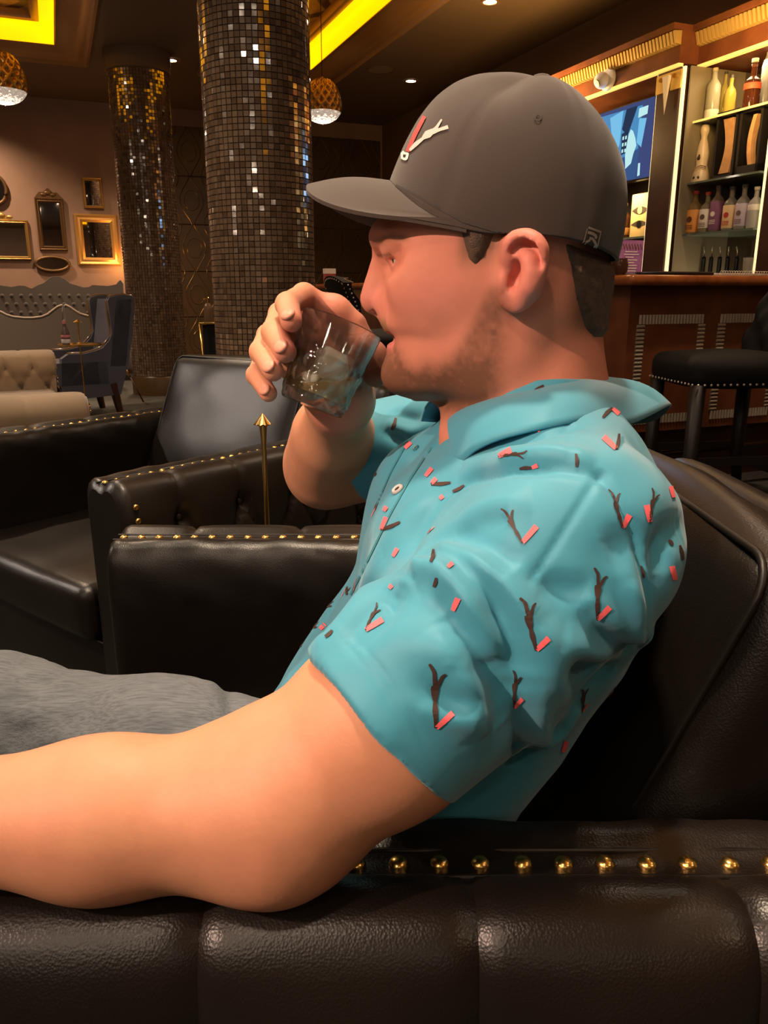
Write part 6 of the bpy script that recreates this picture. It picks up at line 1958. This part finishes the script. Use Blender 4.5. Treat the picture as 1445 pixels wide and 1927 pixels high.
MB().add([(AC - .06, mq - .03, zq1 - .02), (AC - .06, mq + .03, zq1 - .02), (AC - .036, mq + .03, zq1 - .02), (AC - .036, mq - .03, zq1 - .02), (AC - .045, mq, zs0)],
         [(3, 2, 1, 0), (0, 1, 4), (1, 2, 4), (2, 3, 4), (3, 0, 4)]).obj('spike', mat('spike_white', (.72, .62, .50), .4), br, flat=True)
b, z = PA(1134, 148, AC - .10)
sc_ = room_root('security_camera', AC - .046, b, z, 'white dome security camera on the frieze above the television', 'camera')
Mx = Matrix.Rotation(-math.pi / 2, 4, 'Y')
MB().lathe([(.075, 0), (.075, .02), (.06, .03)], 24, M=Mx).obj('base', WHITE, sc_)
MB().sphere((-.055, 0.01, -.01), .055, 20, 12).obj('ball', WHITE, sc_, 180)
MB().lathe([(.024, 0), (.024, .006), (.002, .007)], 16, M=Matrix.Translation((-.098, -.005, -.035)) @ Matrix.Rotation(math.radians(-115), 4, 'Y')).obj('lens', BLK, sc_)
# ---- television
AT = 3.98
b0, ztv1 = PA(1234, 181, AT); _, ztv0 = PA(1222, 332, AT)
hT = ztv1 - ztv0; wT = hT * 1.72
tv = room_root('television', AT, b0 + wT / 2, (ztv0 + ztv1) / 2, 'wall television showing a blue picture behind the man\'s cap', 'television')
MB().rbox(-.0, .05, -wT / 2 - .012, wT / 2 + .012, -hT / 2 - .016, hT / 2 + .012, .006, 2).obj('housing', BLK, tv, 40)
def em(n, c, s=1.0): return mat(n, (.005, .005, .005), .9, spec=0.0, emit=(c, s))
MB().bbox(-.003, .002, -wT / 2, wT / 2, -hT / 2, hT / 2).obj('screen', em('screen_blue', (.045, .065, .19), 1.0), tv)
def tvp(u, v): return (-.0045, wT / 2 - (u) * wT, hT / 2 - v * hT)       # u from the left of the screen as we see it, v from the top
def flat(name, poly, m, dx=0.0):
    MB().add([(p[0] - dx, p[1], p[2]) for p in (tvp(u, v) for u, v in poly)], [list(range(len(poly)))]).obj(name, m, tv, flat=True)
flat('picture', [(.10, .04), (.86, .06), (.83, 1.0 - .01), (.12, .99)], em('tv_mid', (.07, .26, .52), 1.0))
flat('picture_light', [(.45, .10), (.62, .05), (.60, .50), (.52, .70), (.50, .42)], em('tv_light', (.18, .52, .80), 1.0), .0006)
flat('picture_dark', [(.66, .05), (.80, .05), (.74, .26), (.70, .40), (.62, .30)], em('tv_dark', (.012, .03, .075), 1.0), .0008)
flat('picture_shelves', [(.62, .36), (.70, .33), (.71, .62), (.63, .64)], em('tv_dark', (.012, .03, .075), 1.0), .0008)
flat('picture_bar', [(.60, .70), (.86, .60), (.84, .99), (.66, .99)], em('tv_navy', (.035, .09, .24), 1.0), .0007)
flat('picture_figure', [(.735, .33), (.765, .36), (.80, .46), (.82, .56), (.79, .66), (.77, .78), (.70, .84), (.685, .66), (.70, .48), (.715, .38)], em('tv_white', (.50, .82, .85), 1.0), .0012)
flat('picture_sign', [(.82, .09), (.93, .085), (.925, .19), (.815, .21)], em('tv_white', (.50, .82, .85), 1.0), .0012)
flat('picture_cloth', [(.83, .22), (.92, .24), (.88, .60), (.82, .52)], em('tv_light', (.18, .52, .80), 1.0), .0009)
flat('picture_bottle', [(.86, .80), (.885, .80), (.89, .96), (.86, .97)], em('tv_white', (.50, .82, .85), 1.0), .0012)
for i in range(6): flat('picture_glass', [(.635 + (i % 2) * .035, .40 + (i // 2) * .085), (.655 + (i % 2) * .035, .395 + (i // 2) * .085), (.656 + (i % 2) * .035, .44 + (i // 2) * .085), (.636 + (i % 2) * .035, .445 + (i // 2) * .085)], em('tv_white', (.50, .82, .85), 1.0), .0012)
lamp('tv_glow', 'AREA', RW(AT - .06, b0 + wT / 2, (ztv0 + ztv1) / 2), 4, (.35, .6, 1.0), .6, RW(0, b0 + wT / 2, 1.2))
# shelf below the television with a cream box and an amber bottle
bT0 = bp1 + .03
MB().bbox(AM - .1, AM - .08, bT0, BL, ZB1 * .6, zl).obj('niche_back', mat('dark_niche', (.018, .013, .010), .3), cab)
zS = PA(1205, 447, 4.05)[1]
MB().bbox(3.95, AM - .08, bT0, BL, zS - .014, zS).obj('glass_shelf', SH, cab)
lamp('shelf_light', 'AREA', RW(3.90, bT0 + .35, ztv0 - .08), 3, (1.0, .74, .36), .2, RW(4.1, bT0 + .25, zS))
bx1, _ = PA(1187, 400, 4.03); bx0, _ = PA(1222, 400, 4.03); hx = PA(1205, 364, 4.03)[1] - zS
t = room_root('cream_box', 4.03, (bx0 + bx1) / 2 + .0, zS + .0005, 'cream box with two dark eye-shaped openings on the shelf under the television', 'box')
CRM = mat('cream_card', (.70, .48, .20), .6)
wb = bx1 - bx0
MB().rbox(0, .10, -wb / 2, wb / 2, 0, hx, .006, 2).obj('body', CRM, t, 40)
EYEC = mat('box_opening', (.05, .028, .014), .6)
for k, (vz, flip) in enumerate(((.62, 1), (.30, -1))):
    n = 12; up = [(-.44 * wb + .88 * wb * i / n, hx * vz + hx * .085 * math.sin(math.pi * i / n)) for i in range(n + 1)]
    dn = [(-.44 * wb + .88 * wb * i / n, hx * vz - hx * (.10 if k == 0 else .06) * math.sin(math.pi * i / n)) for i in range(n, -1, -1)]
    MB().add([(-.002, y, z) for y, z in up + dn[1:-1]], [list(range(2 * n))]).obj('eye_opening', EYEC, t, flat=True)
    MB().lathe([(wb * .13, 0), (wb * .13, .003)], 14, M=Matrix.Translation((-.001, .0, hx * vz)) @ Matrix.Rotation(-math.pi / 2, 4, 'Y')).obj('eye_pupil', CRM if k == 0 else BLK, t)
bottle(1176, 383, zS, 'amber bottle on the shelf under the television, beside the cream box', 'round', (.14, .045, .015), (.10, .30, (.55, .24, .06), None), 4.03, 17, (.5, .34, .2), 'bottles under the television')
# ------------------------------------------------------------------ bar stools
EBONY = mat('ebony_wood', (.010, .007, .006), .45)
PALENAIL = mat('pale_nail', (.75, .62, .52), .3, metal=.7)
SN_ME = MB().lathe([(.0075, 0), (.0070, .002), (.0045, .0045), (.0006, .0055)], 10, cap0=False).mesh('nailhead', PALENAIL, 180)
def stool_nail(parent, p, n, s=1.0):
    o = link_mesh('nailhead', SN_ME, parent)
    M = frame_of(n).to_4x4() @ Matrix.Diagonal((s, s, s, 1)); M.translation = Vector(p)
    o.matrix_local = M
def stool(loc, rz, lab, sc=1.0):
    t = empty('bar_stool', loc, rz, lab, 'bar stool', 'black bar stools with nail trim')
    mb = MB(); mb.rbox(-.25, .32, -.24, .24, .655, .80, .05, 5, .025, 6); mb.obj('seat', BLACKFAB, t, 180)
    mb = MB()
    def bk(u, v):
        y = -.235 + .47 * u; k = abs(2 * u - 1)
        z = .72 + .50 * v - .05 * k * k * v
        x = .315 + .09 * v + .05 * v * v - .06 * (k ** 2) * (1 - .5 * v)
        return x, y, z
    mb.grid(lambda u, v: (bk(u, v)[0] + .03, bk(u, v)[1], bk(u, v)[2]), 24, 20)
    mb.grid(lambda u, v: (bk(1 - u, v)[0] - .03 - .012 * math.cos(u * 25) * math.cos(v * 18), bk(1 - u, v)[1], bk(1 - u, v)[2]), 24, 20)
    n, m = 24, 20; o = n * m
    for i in range(n - 1):
        for j in (0, m - 1): mb.f.append([i * m + j, (i + 1) * m + j, o + (n - 2 - i) * m + j, o + (n - 1 - i) * m + j]); mb.mi.append(0)
    for j in range(m - 1):
        for i in (0, n - 1): mb.f.append([i * m + j, i * m + j + 1, o + (n - 1 - i) * m + j + 1, o + (n - 1 - i) * m + j]); mb.mi.append(0)
    back = mb.obj('back', BLACKFAB, t, 60)
    nm = .9
    for i in range(17):
        for s in (-1, 1): stool_nail(t.children[0], (-.235 + i * .0335, s * .243, .672), (0, s, 0), nm)
    for i in range(14): stool_nail(t.children[0], (-.253, -.22 + i * .0338, .672), (-1, 0, 0), nm)
    for i in range(15):
        v = .03 + .93 * i / 14
        for u, s in ((0.0, -1), (1.0, 1)):
            x, y, z = bk(u, v); stool_nail(back, (x, y + s * .001, z), (0, s, 0), nm)
            x, y, z = bk(u + (.04 if u < .5 else -.04), v); stool_nail(back, (x + .031, y, z), (1, 0, 0), nm)
    for i in range(12):
        x, y, z = bk(.06 + .88 * i / 11, .965); stool_nail(back, (x + .031, y, z), (1, 0, 0), nm)
    for x in (-.215, .285):
        for y in (-.205, .205):
            MB().tube([(x, y, .67), (x * 1.02, y * 1.02, .25), (x * 1.16, y * 1.10, 0.0)], [.040, .034, .024], 8).obj('leg', EBONY, t, 180)
    for y in (-.21, .21): MB().bbox(-.215, .285, y - .012, y + .012, .27, .31).obj('stretcher', EBONY, t)
    for x in (-.22, .29): MB().bbox(x - .014, x + .014, -.21, .21, .20, .24).obj('stretcher', EBONY, t)
    MB().bbox(-.236, -.234, -.08, .10, .222, .238).obj('kick_plate', STEEL, t)
    return t
s1 = stool(P(1350, 700, 4.05) * 1.0, math.radians(8), 'black bar stool with nail trim standing at the panelled bar end')
s1.location.z = 0
q = RW(2.42, 5.9); s2 = stool(q, math.radians(22 + 180), 'black nail-trimmed bar stool seen between the glass and the man\'s lips'); s2.location = (q.x, q.y, 0)
q = RW(2.42, 7.1); s3 = stool(q, math.radians(22 + 180), 'black nail-trimmed bar stool behind the hand, farther along the bar'); s3.location = (q.x, q.y, 0)
# things at the far end of the counter
for px, b, lab, kind in ((598, 8.7, 'red and white carton standing on the far end of the bar', 'carton'), (622, 8.5, 'white folded papers lying on the far end of the bar', 'papers')):
    a = PB(px, 525, b)[0]
    a = min(max(a, AB - .02), AB + .36)
    t = room_root('carton' if kind == 'carton' else 'folded_papers', a, b, ZB1 + (.03 if kind == 'papers' else 0), lab, kind)
    if kind == 'carton':
        MB().bbox(-.06, .06, -.04, .04, 0, .16).obj('body', mat('carton_red', (.35, .06, .05), .5), t)
        MB().bbox(-.062, .062, -.042, .042, .11, .165).obj('white_top', WHITE, t)
    else:
        for k in range(3):
            MB().box((.05 * k, 0, .012 + .02 * k), (.16, .12, .004), Matrix.Rotation(.35 * (k - 1), 4, 'Y')).obj('sheet', mat('paper_white', (.75, .70, .62), .6), t)
